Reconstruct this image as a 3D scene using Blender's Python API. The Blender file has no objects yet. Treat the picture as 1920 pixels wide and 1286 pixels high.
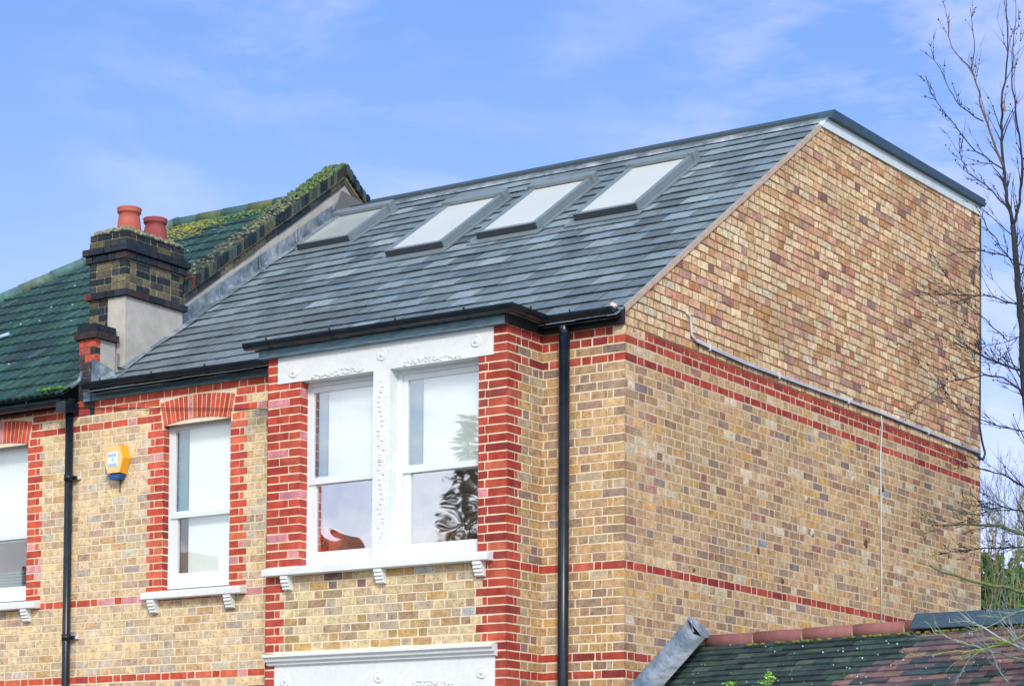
import bpy, math, random
import numpy as np
from mathutils import Vector, Matrix
rnd = random.Random(7)
sc = bpy.context.scene
col = sc.collection
# ---------------------------------------------------------------- camera
CF, CYAW, CPITCH, CROLL, CPX, CPY = 4109.63197, 0.593840591, 0.0478012902, 0.00651109726, 913.284448, 1362.10237
CPOS = np.array([9.10066, -15.4728538, -3.92771612])
def cam_rot():
    cy, sy = math.cos(CYAW), math.sin(CYAW)
    f = np.array([-sy*math.cos(CPITCH), cy*math.cos(CPITCH), math.sin(CPITCH)])
    r = np.array([cy, sy, 0.]); u = np.cross(r, f)
    c, s = math.cos(CROLL), math.sin(CROLL)
    return c*r+s*u, -s*r+c*u, f
CR, CU, CFW = cam_rot()
cd = bpy.data.cameras.new('camera'); cam = bpy.data.objects.new('camera', cd); col.objects.link(cam)
cam.matrix_world = Matrix(((CR[0], CU[0], -CFW[0], CPOS[0]), (CR[1], CU[1], -CFW[1], CPOS[1]), (CR[2], CU[2], -CFW[2], CPOS[2]), (0, 0, 0, 1)))
cd.sensor_width = 36; cd.lens = CF/1920*36
cd.shift_x = (960-CPX)/1920; cd.shift_y = (CPY-643)/1920
cd.clip_start = 0.1; cd.clip_end = 3000
sc.camera = cam
def ray(x, y):
    return ((x-CPX)/CF)*CR + (-(y-CPY)/CF)*CU + CFW
def PY(x, y, Y):                       # where the sight line of a photo pixel meets the upright plane y = Y
    v = ray(x, y); t = (Y-CPOS[1])/v[1]; return CPOS+t*v
def PX(x, y, X):
    v = ray(x, y); t = (X-CPOS[0])/v[0]; return CPOS+t*v
# ---------------------------------------------------------------- world and sun
SUN_EL, SUN_AZ = math.radians(32), math.radians(141)   # azimuth from +Y towards +X
w = bpy.data.worlds.new("World"); sc.world = w; w.use_nodes = True
nt = w.node_tree; nt.nodes.clear()
out = nt.nodes.new('ShaderNodeOutputWorld'); bg = nt.nodes.new('ShaderNodeBackground')
sky = nt.nodes.new('ShaderNodeTexSky'); sky.sky_type = 'NISHITA'; sky.sun_disc = False
sky.sun_elevation = SUN_EL; sky.sun_rotation = SUN_AZ; sky.air_density = 1.0; sky.dust_density = 0.6; sky.ozone_density = 2.5
bg.inputs[1].default_value = 0.15
tc = nt.nodes.new('ShaderNodeTexCoord')
mp = nt.nodes.new('ShaderNodeMapping'); mp.inputs['Scale'].default_value = (1.0, 1.0, 3.2); mp.inputs['Rotation'].default_value = (0.25, 0.3, 0.4)
n1 = nt.nodes.new('ShaderNodeTexNoise'); n1.inputs['Scale'].default_value = 7.5; n1.inputs['Detail'].default_value = 8; n1.inputs['Roughness'].default_value = 0.62; n1.inputs['Distortion'].default_value = 0.35
n2 = nt.nodes.new('ShaderNodeTexNoise'); n2.inputs['Scale'].default_value = 2.6; n2.inputs['Detail'].default_value = 3
r1 = nt.nodes.new('ShaderNodeMapRange'); r1.inputs[1].default_value = 0.44; r1.inputs[2].default_value = 0.80
r2 = nt.nodes.new('ShaderNodeMapRange'); r2.inputs[1].default_value = 0.38; r2.inputs[2].default_value = 0.56
mul = nt.nodes.new('ShaderNodeMath'); mul.operation = 'MULTIPLY'
m8 = nt.nodes.new('ShaderNodeMath'); m8.operation = 'MULTIPLY'; m8.inputs[1].default_value = 0.72
tint = nt.nodes.new('ShaderNodeMix'); tint.data_type = 'RGBA'; tint.blend_type = 'MULTIPLY'; tint.inputs[0].default_value = 1
sx = nt.nodes.new('ShaderNodeSeparateXYZ'); L0 = nt.links.new; L0(tc.outputs['Generated'], sx.inputs[0])
cr = nt.nodes.new('ShaderNodeValToRGB'); L0(sx.outputs[2], cr.inputs[0]); cr.color_ramp.interpolation = 'B_SPLINE'
el = cr.color_ramp.elements; el[0].position = 0.0; el[0].color = (.79, .63, .90, 1); el[1].position = .75; el[1].color = (.93, .93, .82, 1)
for p_, c_ in ((.19, (.85, .70, .90, 1)), (.33, (.56, .645, .92, 1)), (.50, (.70, .78, .88, 1))):
    e_ = el.new(p_); e_.color = c_
L0(cr.outputs[0], tint.inputs[7])
mix = nt.nodes.new('ShaderNodeMix'); mix.data_type = 'RGBA'; mix.inputs[7].default_value = (4.7, 4.5, 5.8, 1)
L = nt.links.new
L(tc.outputs['Generated'], mp.inputs[0]); L(mp.outputs[0], n1.inputs[0]); L(tc.outputs['Generated'], n2.inputs[0])
L(n1.outputs[0], r1.inputs[0]); L(n2.outputs[0], r2.inputs[0]); L(r1.outputs[0], mul.inputs[0]); L(r2.outputs[0], mul.inputs[1])
L(mul.outputs[0], m8.inputs[0])
ry = nt.nodes.new('ShaderNodeMapRange'); ry.inputs[1].default_value = 0.1; ry.inputs[2].default_value = -0.7; ry.inputs[3].default_value = 0; ry.inputs[4].default_value = 1; L(sx.outputs[1], ry.inputs[0])
r3 = nt.nodes.new('ShaderNodeMapRange'); r3.inputs[1].default_value = 0.3; r3.inputs[2].default_value = 0.6; r3.inputs[3].default_value = .35; r3.inputs[4].default_value = .95; L(n1.outputs[0], r3.inputs[0])
m9 = nt.nodes.new('ShaderNodeMath'); m9.operation = 'MULTIPLY'; L(ry.outputs[0], m9.inputs[0]); L(r3.outputs[0], m9.inputs[1])
L(m8.outputs[0], mix.inputs[0])
mix2 = nt.nodes.new('ShaderNodeMix'); mix2.data_type = 'RGBA'; mix2.inputs[7].default_value = (6.6, 6.7, 7.0, 1)
L(sky.outputs[0], tint.inputs[6]); L(tint.outputs[2], mix.inputs[6]); L(mix.outputs[2], mix2.inputs[6]); L(m9.outputs[0], mix2.inputs[0]); L(mix2.outputs[2], bg.inputs[0]); L(bg.outputs[0], out.inputs[0])
sd = bpy.data.lights.new('sun', 'SUN'); sun = bpy.data.objects.new('sun', sd); col.objects.link(sun)
sd.energy = 1.6; sd.angle = math.radians(10); sd.color = (1.0, 0.93, 0.83)
tosun = Vector((math.sin(SUN_AZ)*math.cos(SUN_EL), math.cos(SUN_AZ)*math.cos(SUN_EL), math.sin(SUN_EL)))
sun.rotation_euler = tosun.to_track_quat('Z', 'Y').to_euler()
vs = sc.view_settings; vs.view_transform = 'Standard'; vs.look = 'None'; vs.gamma = 1; vs.exposure = 0.62
try: vs.use_curve_mapping = False
except Exception: pass
# ---------------------------------------------------------------- helpers
def lin(c, k=1.0):
    return tuple((k*((v/255/12.92) if v/255 <= .04045 else ((v/255+.055)/1.055)**2.4)) for v in c)
class MB:
    def __init__(s): s.v = []; s.f = []; s.c = []; s.m = []; s.sm = []
    def face(s, pts, c=(.5, .5, .5), m=0, sm=False):
        k = len(s.v); s.v.extend([tuple(p) for p in pts]); s.f.append(list(range(k, k+len(pts)))); s.c.append(c); s.m.append(m); s.sm.append(sm)
    def box(s, x0, x1, y0, y1, z0, z1, c=(.5, .5, .5), m=0, T=None, bev=0.0):
        P = [(x0, y0, z0), (x1, y0, z0), (x1, y1, z0), (x0, y1, z0), (x0, y0, z1), (x1, y0, z1), (x1, y1, z1), (x0, y1, z1)]
        if T is not None: P = [T(p) for p in P]
        k = len(s.v); s.v.extend([tuple(p) for p in P])
        for q in ((0, 3, 2, 1), (4, 5, 6, 7), (0, 1, 5, 4), (1, 2, 6, 5), (2, 3, 7, 6), (3, 0, 4, 7)):
            s.f.append([k+i for i in q]); s.c.append(c); s.m.append(m); s.sm.append(False)
    def tube(s, pts, rad, n=6, c=(.5, .5, .5), m=0, cap=True, sm=True):
        pts = [Vector(p) for p in pts]
        if not hasattr(rad, '__len__'): rad = [rad]*len(pts)
        k0 = len(s.v); up = None
        for i, p in enumerate(pts):
            d = (pts[min(i+1, len(pts)-1)]-pts[max(i-1, 0)])
            if d.length < 1e-9: d = Vector((0, 0, 1))
            d.normalize()
            if up is None: up = Vector((0, 0, 1)) if abs(d.z) < .9 else Vector((1, 0, 0))
            a = d.cross(up)
            if a.length < 1e-6: a = d.orthogonal()
            a.normalize(); b = a.cross(d).normalized(); up = b
            for j in range(n):
                t = 2*math.pi*j/n; q = p+(a*math.cos(t)+b*math.sin(t))*rad[i]; s.v.append(tuple(q))
        for i in range(len(pts)-1):
            for j in range(n):
                a0 = k0+i*n+j; a1 = k0+i*n+(j+1) % n
                s.f.append([a0, a1, a1+n, a0+n]); s.c.append(c); s.m.append(m); s.sm.append(sm)
        if cap:
            s.f.append([k0+j for j in range(n)][::-1]); s.c.append(c); s.m.append(m); s.sm.append(False)
            s.f.append([k0+(len(pts)-1)*n+j for j in range(n)]); s.c.append(c); s.m.append(m); s.sm.append(False)
    def lathe(s, o, prof, n=24, c=(.5, .5, .5), m=0, sx=1, sy=1):
        k0 = len(s.v)
        for r, z in prof:
            for j in range(n):
                t = 2*math.pi*j/n; s.v.append((o[0]+sx*r*math.cos(t), o[1]+sy*r*math.sin(t), o[2]+z))
        for i in range(len(prof)-1):
            for j in range(n):
                a0 = k0+i*n+j; a1 = k0+i*n+(j+1) % n
                s.f.append([a0, a1, a1+n, a0+n]); s.c.append(c); s.m.append(m); s.sm.append(True)
    def blob(s, o, r, c, m=0, n=7, k=5, j=.25):
        k0 = len(s.v); o = Vector(o)
        rr = r if hasattr(r, '__len__') else (r, r, r)
        for a in range(k+1):
            ph = math.pi*a/k
            for b in range(n):
                th = 2*math.pi*b/n; q = 1+rnd.uniform(-j, j)
                s.v.append((o.x+rr[0]*q*math.sin(ph)*math.cos(th), o.y+rr[1]*q*math.sin(ph)*math.sin(th), o.z+rr[2]*q*math.cos(ph)))
        for a in range(k):
            for b in range(n):
                a0 = k0+a*n+b; a1 = k0+a*n+(b+1) % n
                s.f.append([a0, a0+n, a1+n, a1]); s.c.append(c); s.m.append(m); s.sm.append(True)
    def prism(s, poly, ax, a0, a1, c=(.5, .5, .5), m=0):
        # poly: list of 2d points in the plane across axis ax ('x': (y,z), 'y': (x,z))
        mk = (lambda p, a: (a, p[0], p[1])) if ax == 'x' else (lambda p, a: (p[0], a, p[1]))
        A = [mk(p, a0) for p in poly]; B = [mk(p, a1) for p in poly]
        s.face(A, c, m); s.face(B[::-1], c, m)
        for i in range(len(poly)):
            j = (i+1) % len(poly); s.face([A[j], A[i], B[i], B[j]], c, m)
    def build(s, name, mats, parent=None, bevel=0, fix=False):
        me = bpy.data.meshes.new(name); me.from_pydata(s.v, [], s.f)
        if not isinstance(mats, (list, tuple)): mats = [mats]
        for q in mats: me.materials.append(q)
        me.polygons.foreach_set('material_index', s.m); me.polygons.foreach_set('use_smooth', s.sm)
        at = me.attributes.new('Col', 'FLOAT_COLOR', 'FACE')
        arr = np.ones((len(s.c), 4), dtype=np.float32); arr[:, :3] = np.array([q[:3] for q in s.c], dtype=np.float32); at.data.foreach_set('color', arr.ravel())
        me.update()
        if fix:
            import bmesh
            bm = bmesh.new(); bm.from_mesh(me); bmesh.ops.remove_doubles(bm, verts=bm.verts, dist=1e-5); bmesh.ops.recalc_face_normals(bm, faces=bm.faces); bm.to_mesh(me); bm.free()
        o = bpy.data.objects.new(name, me); col.objects.link(o)
        if parent is not None: o.parent = parent
        if bevel:
            b = o.modifiers.new('bevel', 'BEVEL'); b.width = bevel; b.segments = 2; b.limit_method = 'ANGLE'; b.angle_limit = math.radians(40)
        return o
def tag(o, label=None, cat=None, group=None, kind=None):
    for k, v in (('label', label), ('category', cat), ('group', group), ('kind', kind)):
        if v: o[k] = v
    return o
def empty(name, label, cat, group=None):
    o = bpy.data.objects.new(name, None); col.objects.link(o); o.empty_display_size = .2
    return tag(o, label, cat, group)
# ---------------------------------------------------------------- materials
def mat(name, base=None, attr=False, rough=.8, var=.25, vscale=40., spots=0., spscale=120., bump=.0, bscale=60., bdist=.004, metal=0., spec=.5, big=0., bigscale=1.3, bigcol=(.3, .3, .3), coat=0., rvar=0., stretch=None, soft=0.):
    m = bpy.data.materials.new(name); m.use_nodes = True; t = m.node_tree; N = t.nodes; N.clear(); K = t.links.new
    o = N.new('ShaderNodeOutputMaterial'); p = N.new('ShaderNodeBsdfPrincipled'); K(p.outputs[0], o.inputs[0])
    p.inputs['Roughness'].default_value = rough; p.inputs['Metallic'].default_value = metal; p.inputs['Specular IOR Level'].default_value = spec
    if coat: p.inputs['Coat Weight'].default_value = coat; p.inputs['Coat Roughness'].default_value = .05
    g = N.new('ShaderNodeNewGeometry'); vec = g.outputs['Position']
    if stretch:
        mpp = N.new('ShaderNodeMapping'); mpp.inputs['Scale'].default_value = stretch; K(vec, mpp.inputs[0]); vec = mpp.outputs[0]
    if attr:
        a = N.new('ShaderNodeAttribute'); a.attribute_name = 'Col'; c = a.outputs['Color']
    else:
        a = N.new('ShaderNodeRGB'); a.outputs[0].default_value = (*base, 1); c = a.outputs[0]
    def noise(s, d=4, r=.6):
        n = N.new('ShaderNodeTexNoise'); n.inputs['Scale'].default_value = s; n.inputs['Detail'].default_value = d; n.inputs['Roughness'].default_value = r; K(vec, n.inputs[0]); return n
    def mr(src, a0, a1, b0, b1):
        q = N.new('ShaderNodeMapRange'); q.inputs[1].default_value = a0; q.inputs[2].default_value = a1; q.inputs[3].default_value = b0; q.inputs[4].default_value = b1; K(src, q.inputs[0]); return q.outputs[0]
    if big:
        n = noise(bigscale, 6, .65); f = mr(n.outputs[0], .42, .68, 0, big)
        x = N.new('ShaderNodeMix'); x.data_type = 'RGBA'; K(f, x.inputs[0]); K(c, x.inputs[6]); x.inputs[7].default_value = (*bigcol, 1); c = x.outputs[2]
    if var:
        n = noise(vscale); f = mr(n.outputs[0], .3, .7, 1-var, 1+var)
        x = N.new('ShaderNodeVectorMath'); x.operation = 'SCALE'; K(c, x.inputs[0]); K(f, x.inputs['Scale']); c = x.outputs[0]
    if soft:
        n = noise(.9, 5, .6); f = mr(n.outputs[0], .35, .65, 1-soft, 1+soft)
        x = N.new('ShaderNodeVectorMath'); x.operation = 'SCALE'; K(c, x.inputs[0]); K(f, x.inputs['Scale']); c = x.outputs[0]
    if spots:
        n = noise(spscale, 2, .5); f = mr(n.outputs[0], .6, .68, 0, spots)
        x = N.new('ShaderNodeMix'); x.data_type = 'RGBA'; K(f, x.inputs[0]); K(c, x.inputs[6]); x.inputs[7].default_value = (.07, .05, .04, 1); c = x.outputs[2]
    K(c, p.inputs['Base Color'])
    if rvar:
        n = noise(vscale*.4, 4, .6); f = mr(n.outputs[0], .3, .7, max(.05, rough-rvar), min(1, rough+rvar)); K(f, p.inputs['Roughness'])
    if bump:
        n = noise(bscale, 5, .65); b = N.new('ShaderNodeBump'); b.inputs['Strength'].default_value = bump; b.inputs['Distance'].default_value = bdist
        K(n.outputs[0], b.inputs['Height']); K(b.outputs[0], p.inputs['Normal'])
    return m
M = {}
M['brick'] = mat('brick', attr=True, rough=.9, var=.3, vscale=15, spots=.55, spscale=48, bump=.8, bscale=90, bdist=.005, spec=.2, big=.22, bigscale=2.6, bigcol=lin((218, 204, 178)), soft=.14)
M['sootbrick'] = mat('sooty_brick', attr=True, rough=.9, var=.35, vscale=30, spots=.6, spscale=50, bump=.9, bscale=70, bdist=.006, spec=.2)
M['redbrick'] = mat('red_brick', attr=True, rough=.85, var=.26, vscale=14, spots=.22, spscale=60, bump=.6, bscale=90, bdist=.004, spec=.2, big=.14, bigscale=5, bigcol=lin((206, 150, 130)), soft=.14)
M['mortar'] = mat('mortar', lin((234, 221, 194)), rough=.95, var=.1, vscale=14, bump=.5, bscale=120, spec=.1, big=.3, bigscale=.9, bigcol=lin((222, 206, 176)))
M['mortar_side'] = mat('mortar_side', lin((222, 206, 176)), rough=.95, var=.16, vscale=9, bump=.5, bscale=120, spec=.1, big=.4, bigscale=1.1, bigcol=lin((190, 170, 138)))
M['mortar_new'] = mat('mortar_new', lin((142, 118, 90)), rough=.95, var=.22, vscale=20, bump=.6, bscale=120, spec=.1)
M['mortar_soot'] = mat('mortar_soot', lin((178, 170, 136)), rough=.95, var=.3, vscale=20, bump=.6, bscale=90, spec=.1)
M['slate'] = mat('slate', attr=True, rough=.42, var=.2, vscale=16, bump=.35, bscale=30, bdist=.004, spec=.55, rvar=.14, big=.35, bigscale=1.7, bigcol=lin((150, 170, 182)))
M['white'] = mat('white_paint', lin((230, 236, 238)), rough=.65, var=.05, vscale=20, bump=.4, bscale=50, bdist=.004, big=.3, bigscale=4, bigcol=lin((198, 206, 206)))
M['upvc'] = mat('white_window_plastic', lin((226, 234, 238)), rough=.35, var=.015, vscale=5, spec=.5)
M['gutter'] = mat('black_gutter', lin((14, 28, 40)), rough=.3, var=.3, vscale=9, spec=.45, big=.15, bigscale=5, bigcol=lin((60, 76, 84)))
M['fascia'] = mat('weathered_grey_paint', lin((104, 134, 150)), rough=.8, var=.4, vscale=30, bump=.6, bscale=40, stretch=(.25, 1, 1))
M['blackwood'] = mat('black_paint', lin((24, 28, 33)), rough=.6, var=.3, vscale=14)
M['lead'] = mat('lead', lin((126, 144, 156)), rough=.38, var=.3, vscale=9, bump=1, bscale=7, bdist=.03, metal=.45, big=.8, bigscale=4, bigcol=lin((205, 212, 220)))
M['render'] = mat('cement_render', lin((178, 176, 168)), rough=.95, var=.1, vscale=9, bump=.4, bscale=30, big=.5, bigscale=2.4, bigcol=lin((208, 204, 196)))
M['zinc'] = mat('pale_blue_white_metal', lin((226, 242, 242)), rough=.5, var=.06, vscale=12, stretch=(1, 2.5, .35), big=.3, bigscale=3, bigcol=lin((170, 198, 212)))
M['kerb'] = mat('dark_roof_edge', lin((52, 80, 96)), rough=.5, var=.15, vscale=8)
M['flatroof'] = mat('flat_roof_felt', lin((70, 84, 92)), rough=.8, var=.2)
M['roofframe'] = mat('grey_metal_frame', lin((138, 152, 160)), rough=.35, var=.08, vscale=8, metal=.3)
M['roofframed'] = mat('dark_grey_metal', lin((64, 70, 76)), rough=.5, var=.1, metal=.2)
M['terra'] = mat('terracotta', attr=True, rough=.8, var=.16, vscale=14, bump=.3, bscale=30)
M['greentile'] = mat('green_grey_tile', attr=True, rough=.75, var=.3, vscale=14, bump=.5, bscale=35, spots=.0, big=.22, bigscale=2.2, bigcol=lin((44, 80, 66)))
M['moss'] = mat('moss', attr=True, rough=1, var=.4, vscale=60, bump=.8, bscale=90, bdist=.01)
M['bark'] = mat('bark', attr=True, rough=.9, var=.3, vscale=30, bump=.6, bscale=50)
M['leaf'] = mat('leaf', attr=True, rough=.6, var=.25, vscale=12)
M['plastic'] = mat('yellow_plastic', attr=True, rough=.35, var=.05, vscale=10)
M['cable'] = mat('cable', attr=True, rough=.45, var=.05)
M['room'] = mat('room_wall', lin((226, 206, 200)), rough=.9, var=.1, vscale=3)
M['blind'] = mat('net_blind', lin((250, 252, 250)), rough=.9, var=.02, vscale=4)
M['thing'] = mat('coloured_item', attr=True, rough=.6, var=.1, vscale=14)
M['roofglass'] = mat('skylight_glass', lin((214, 220, 218)), rough=.12, var=.03, vscale=1.5, spec=.6)
def glass(name, fac, wav=0.):
    m = bpy.data.materials.new(name); m.use_nodes = True; t = m.node_tree; N = t.nodes; N.clear(); K = t.links.new
    o = N.new('ShaderNodeOutputMaterial'); mx = N.new('ShaderNodeMixShader'); tr = N.new('ShaderNodeBsdfTransparent'); gl = N.new('ShaderNodeBsdfGlossy')
    gl.inputs['Roughness'].default_value = .015; gl.inputs['Color'].default_value = (1, 1, 1, 1); tr.inputs[0].default_value = (.97, 1, .99, 1)
    mx.inputs[0].default_value = fac; K(tr.outputs[0], mx.inputs[1]); K(gl.outputs[0], mx.inputs[2]); K(mx.outputs[0], o.inputs[0])
    if wav:
        g = N.new('ShaderNodeNewGeometry'); n = N.new('ShaderNodeTexNoise'); n.inputs['Scale'].default_value = 2.6; n.inputs['Detail'].default_value = 1.0; n.inputs['Distortion'].default_value = .8
        K(g.outputs['Position'], n.inputs[0]); b = N.new('ShaderNodeBump'); b.inputs['Strength'].default_value = 1; b.inputs['Distance'].default_value = wav
        K(n.outputs[0], b.inputs['Height']); K(b.outputs[0], gl.inputs['Normal'])
    return m
M['glass'] = glass('window_glass', .13); M['glasswavy'] = glass('wavy_window_glass', .42, .0014); M['glasstop'] = glass('bay_window_glass', .24)
# ---------------------------------------------------------------- brickwork
P = .075
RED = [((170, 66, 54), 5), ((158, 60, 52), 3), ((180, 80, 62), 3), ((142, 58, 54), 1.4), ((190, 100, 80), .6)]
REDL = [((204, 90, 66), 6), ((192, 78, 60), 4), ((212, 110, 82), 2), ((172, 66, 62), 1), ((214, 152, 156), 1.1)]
PINKQ = [((188, 76, 60), 5), ((174, 66, 56), 4), ((208, 138, 146), 1.3)]
STOCK = [((200, 166, 122), 7), ((190, 154, 112), 6), ((208, 178, 134), 4.8), ((176, 144, 110), 4), ((160, 134, 116), 2.2), ((208, 166, 104), 2), ((170, 122, 102), .9), ((214, 198, 166), 2), ((144, 124, 118), .8), ((156, 122, 96), 1.6), ((146, 152, 148), .15)]
STOCKB = [((184, 152, 112), 5), ((172, 140, 108), 4), ((192, 160, 114), 4), ((154, 128, 108), 2.6), ((190, 154, 100), 1.4), ((146, 124, 114), 1.2), ((184, 168, 140), 1.4)]
PALE = [((220, 196, 156), 6), ((214, 190, 158), 5), ((226, 200, 154), 4), ((202, 174, 142), 3), ((190, 162, 142), 1.3), ((202, 192, 170), 2), ((204, 168, 122), 1.2), ((180, 168, 156), .8)]
BAYP = [((206, 184, 146), 5), ((212, 194, 154), 4), ((188, 156, 110), 3.2), ((172, 146, 116), 2.2), ((184, 170, 150), 2), ((124, 100, 98), .5), ((194, 158, 100), 1.2), ((182, 190, 190), .25)]
NEWB = [((226, 194, 152), 8), ((236, 208, 168), 6), ((216, 174, 132), 5), ((214, 162, 132), 3), ((196, 150, 104), 2), ((188, 146, 132), 1.6), ((150, 106, 104), .5), ((136, 114, 114), .2), ((200, 130, 104), .2), ((222, 208, 174), 1.4)]
SOOT = [((44, 56, 68), 5), ((58, 64, 68), 4), ((96, 92, 74), 2), ((80, 80, 68), 3)]
SOOTD = [((38, 50, 62), 6), ((50, 58, 66), 4), ((66, 60, 62), 2), ((112, 66, 62), .6)]
SOOTY = [((118, 114, 94), 2.4), ((90, 90, 76), 3.2), ((62, 70, 74), 3.4), ((42, 54, 64), 3.6)]
PIER = [((196, 82, 64), 4), ((170, 74, 70), 3), ((60, 62, 74), 2)]
def pick(pal, j=.06):
    t = sum(q[1] for q in pal); r = rnd.uniform(0, t)
    for c, wt in pal:
        r -= wt
        if r <= 0: break
    c = lin(c); k = 1+rnd.uniform(-j*2, j*2)
    return tuple(min(.92, max(.01, v*k*(1+rnd.uniform(-j*.4, j*.4)))) for v in c)
def clip(poly, region):
    for i in range(len(region)):
        a = region[i]; b = region[(i+1) % len(region)]; outp = []
        def ins(p): return (b[0]-a[0])*(p[1]-a[1])-(b[1]-a[1])*(p[0]-a[0]) >= -1e-9
        for k in range(len(poly)):
            p = poly[k]; q = poly[(k+1) % len(poly)]; ip, iq = ins(p), ins(q)
            if ip: outp.append(p)
            if ip != iq:
                d1 = (b[0]-a[0])*(p[1]-a[1])-(b[1]-a[1])*(p[0]-a[0]); d2 = (b[0]-a[0])*(q[1]-a[1])-(b[1]-a[1])*(q[0]-a[0]); t = d1/(d1-d2)
                outp.append((p[0]+t*(q[0]-p[0]), p[1]+t*(q[1]-p[1])))
        poly = outp
        if len(poly) < 3: return None
    return poly
class Wall:
    """upright brick face: O origin, U unit vector along it, Nn outward normal; every brick is its own raised block"""
    def __init__(s, O, U, Nn, depth=.003):
        s.O = Vector(O); s.U = Vector(U); s.N = Vector(Nn); s.mb = MB(); s.d = depth; s.e = .0026
    def pt(s, u, z, d=0): q = s.O+s.U*u+s.N*d; return (q.x, q.y, q.z+z)
    def brick(s, poly, c, m, dj=None):
        d = s.d+rnd.uniform(-.0008, .0012) if dj is None else dj+rnd.uniform(-.001, .0015)
        F = [s.pt(u, z, d) for u, z in poly]; B = [s.pt(u, z, -.002) for u, z in poly]
        s.mb.face(F, c, m)
        for i in range(len(poly)):
            j = (i+1) % len(poly); s.mb.face([B[i], B[j], F[j], F[i]], c, m)
    def rect(s, u0, u1, z0, z1, pal, m, region=None, dj=None):
        e = s.e; j = lambda: rnd.uniform(-e, e)
        poly = [(u0+j(), z0+j()), (u1+j(), z0+j()), (u1+j(), z1+j()), (u0+j(), z1+j())]
        if region: poly = clip(poly, region)
        if poly: s.brick(poly, pick(pal), m, dj)
    def run(s, i, ua, ub, pal, m=0, region=None, phase=None, S=.2135, H=.1065, g=.014, zc=None, dj=None):
        zc = -P*i if zc is None else zc
        z0, z1 = zc-.0306, zc+.0306
        if phase is None: phase = (i % 2)*(S+H)/2+rnd.uniform(-.012, .012)
        u = math.floor((ua-phase)/(S+H))*(S+H)+phase; k = 0; cuts = []
        while u < ub:
            f1, f2 = rnd.uniform(.96, 1.04), rnd.uniform(.9, 1.1)
            cuts.append((u, u+S*f1)); cuts.append((u+S*f1, u+S*f1+H*f2)); u += S*f1+H*f2
        segs = []
        for a, b in cuts:
            a = max(a, ua); b = min(b, ub)
            if b-a < .012: continue
            if b-a < .045 and segs: segs[-1] = (segs[-1][0], b); continue
            segs.append((a, b))
        for a, b in segs: s.rect(a+(g/2 if a > ua+.001 else 0.0), b-(g/2 if b < ub-.001 else 0.0), z0, z1, pal, m, region, dj)
    def flat(s, poly, m): s.mb.face([s.pt(u, z, 0) for u, z in poly], (.5, .5, .5), m)
    def backing(s, us, zs, holes, m):
        for a in range(len(us)-1):
            for b in range(len(zs)-1):
                cu, cz = (us[a]+us[a+1])/2, (zs[b]+zs[b+1])/2
                if any(h[0] < cu < h[1] and h[2] < cz < h[3] for h in holes): continue
                s.flat([(us[a], zs[b]), (us[a+1], zs[b]), (us[a+1], zs[b+1]), (us[a], zs[b+1])], m)
def sub(iv, holes):
    outp = [iv]
    for h in holes:
        nx = []
        for a, b in outp:
            if h[1] <= a or h[0] >= b: nx.append((a, b)); continue
            if h[0] > a: nx.append((a, h[0]))
            if h[1] < b: nx.append((h[1], b))
        outp = nx
    return outp
BM = [M['brick'], M['redbrick'], M['mortar'], M['mortar_new'], M['mortar_soot'], M['mortar_side']]
SBM = [M['sootbrick']]+BM[1:]
GROUND = -5.55
LASTROW = int((-GROUND)/P)
BANDS = {-3, -2, 0, 23, 33, 35}
# window openings on the main front plane  (x0,x1,z0,z1), z of sill and of the arch springing
W2 = (-5.09, -4.25, -1.66, -.085)
W1 = (-7.745, -6.905, -1.66, -.085)
G2 = (-5.12, -4.22, -4.6, -2.86)
G1 = (-7.78, -6.88, -4.6, -2.86)
def arch(W, x0, x1, zs, rise, th, holes_out, pal=REDL):
    xc = (x0+x1)/2; hw = (x1-x0)/2; Rr = (hw*hw+rise*rise)/(2*rise); zc = zs+rise-Rr; a = math.asin(hw/Rr)
    n = 16; u0 = W.O.x
    ext = a*1.06
    def pnt(r, t, spread): return (xc+r*math.sin(t)-W.O.x+spread, zc+r*math.cos(t))
    for k in range(n):
        t0 = -a+2*a*k/n; t1 = -a+2*a*(k+1)/n; g = .0045/Rr
        fan = .10
        def q(t, r): return (xc-W.O.x+Rr*math.sin(t)+(r-Rr)*math.sin(t)*(1+fan*2), zc+Rr*math.cos(t)+(r-Rr)*(.999))
        poly = [q(t0+g, Rr), q(t1-g, Rr), q(t1-g, Rr+th), q(t0+g, Rr+th)]
        W.brick(poly, pick(pal), 1)
    # underside
    for k in range(n):
        t0 = -a+2*a*k/n; t1 = -a+2*a*(k+1)/n
        A = [W.pt(xc-W.O.x+Rr*math.sin(t), zc+Rr*math.cos(t), dd) for t, dd in ((t0, .005), (t1, .005), (t1, -.11), (t0, -.11))]
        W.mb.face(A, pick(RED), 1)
    poly = [(xc-W.O.x+Rr*math.sin(-a+2*a*k/12), zc+Rr*math.cos(-a+2*a*k/12)) for k in range(13)]
    return poly, (Rr, zc, a)
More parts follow.
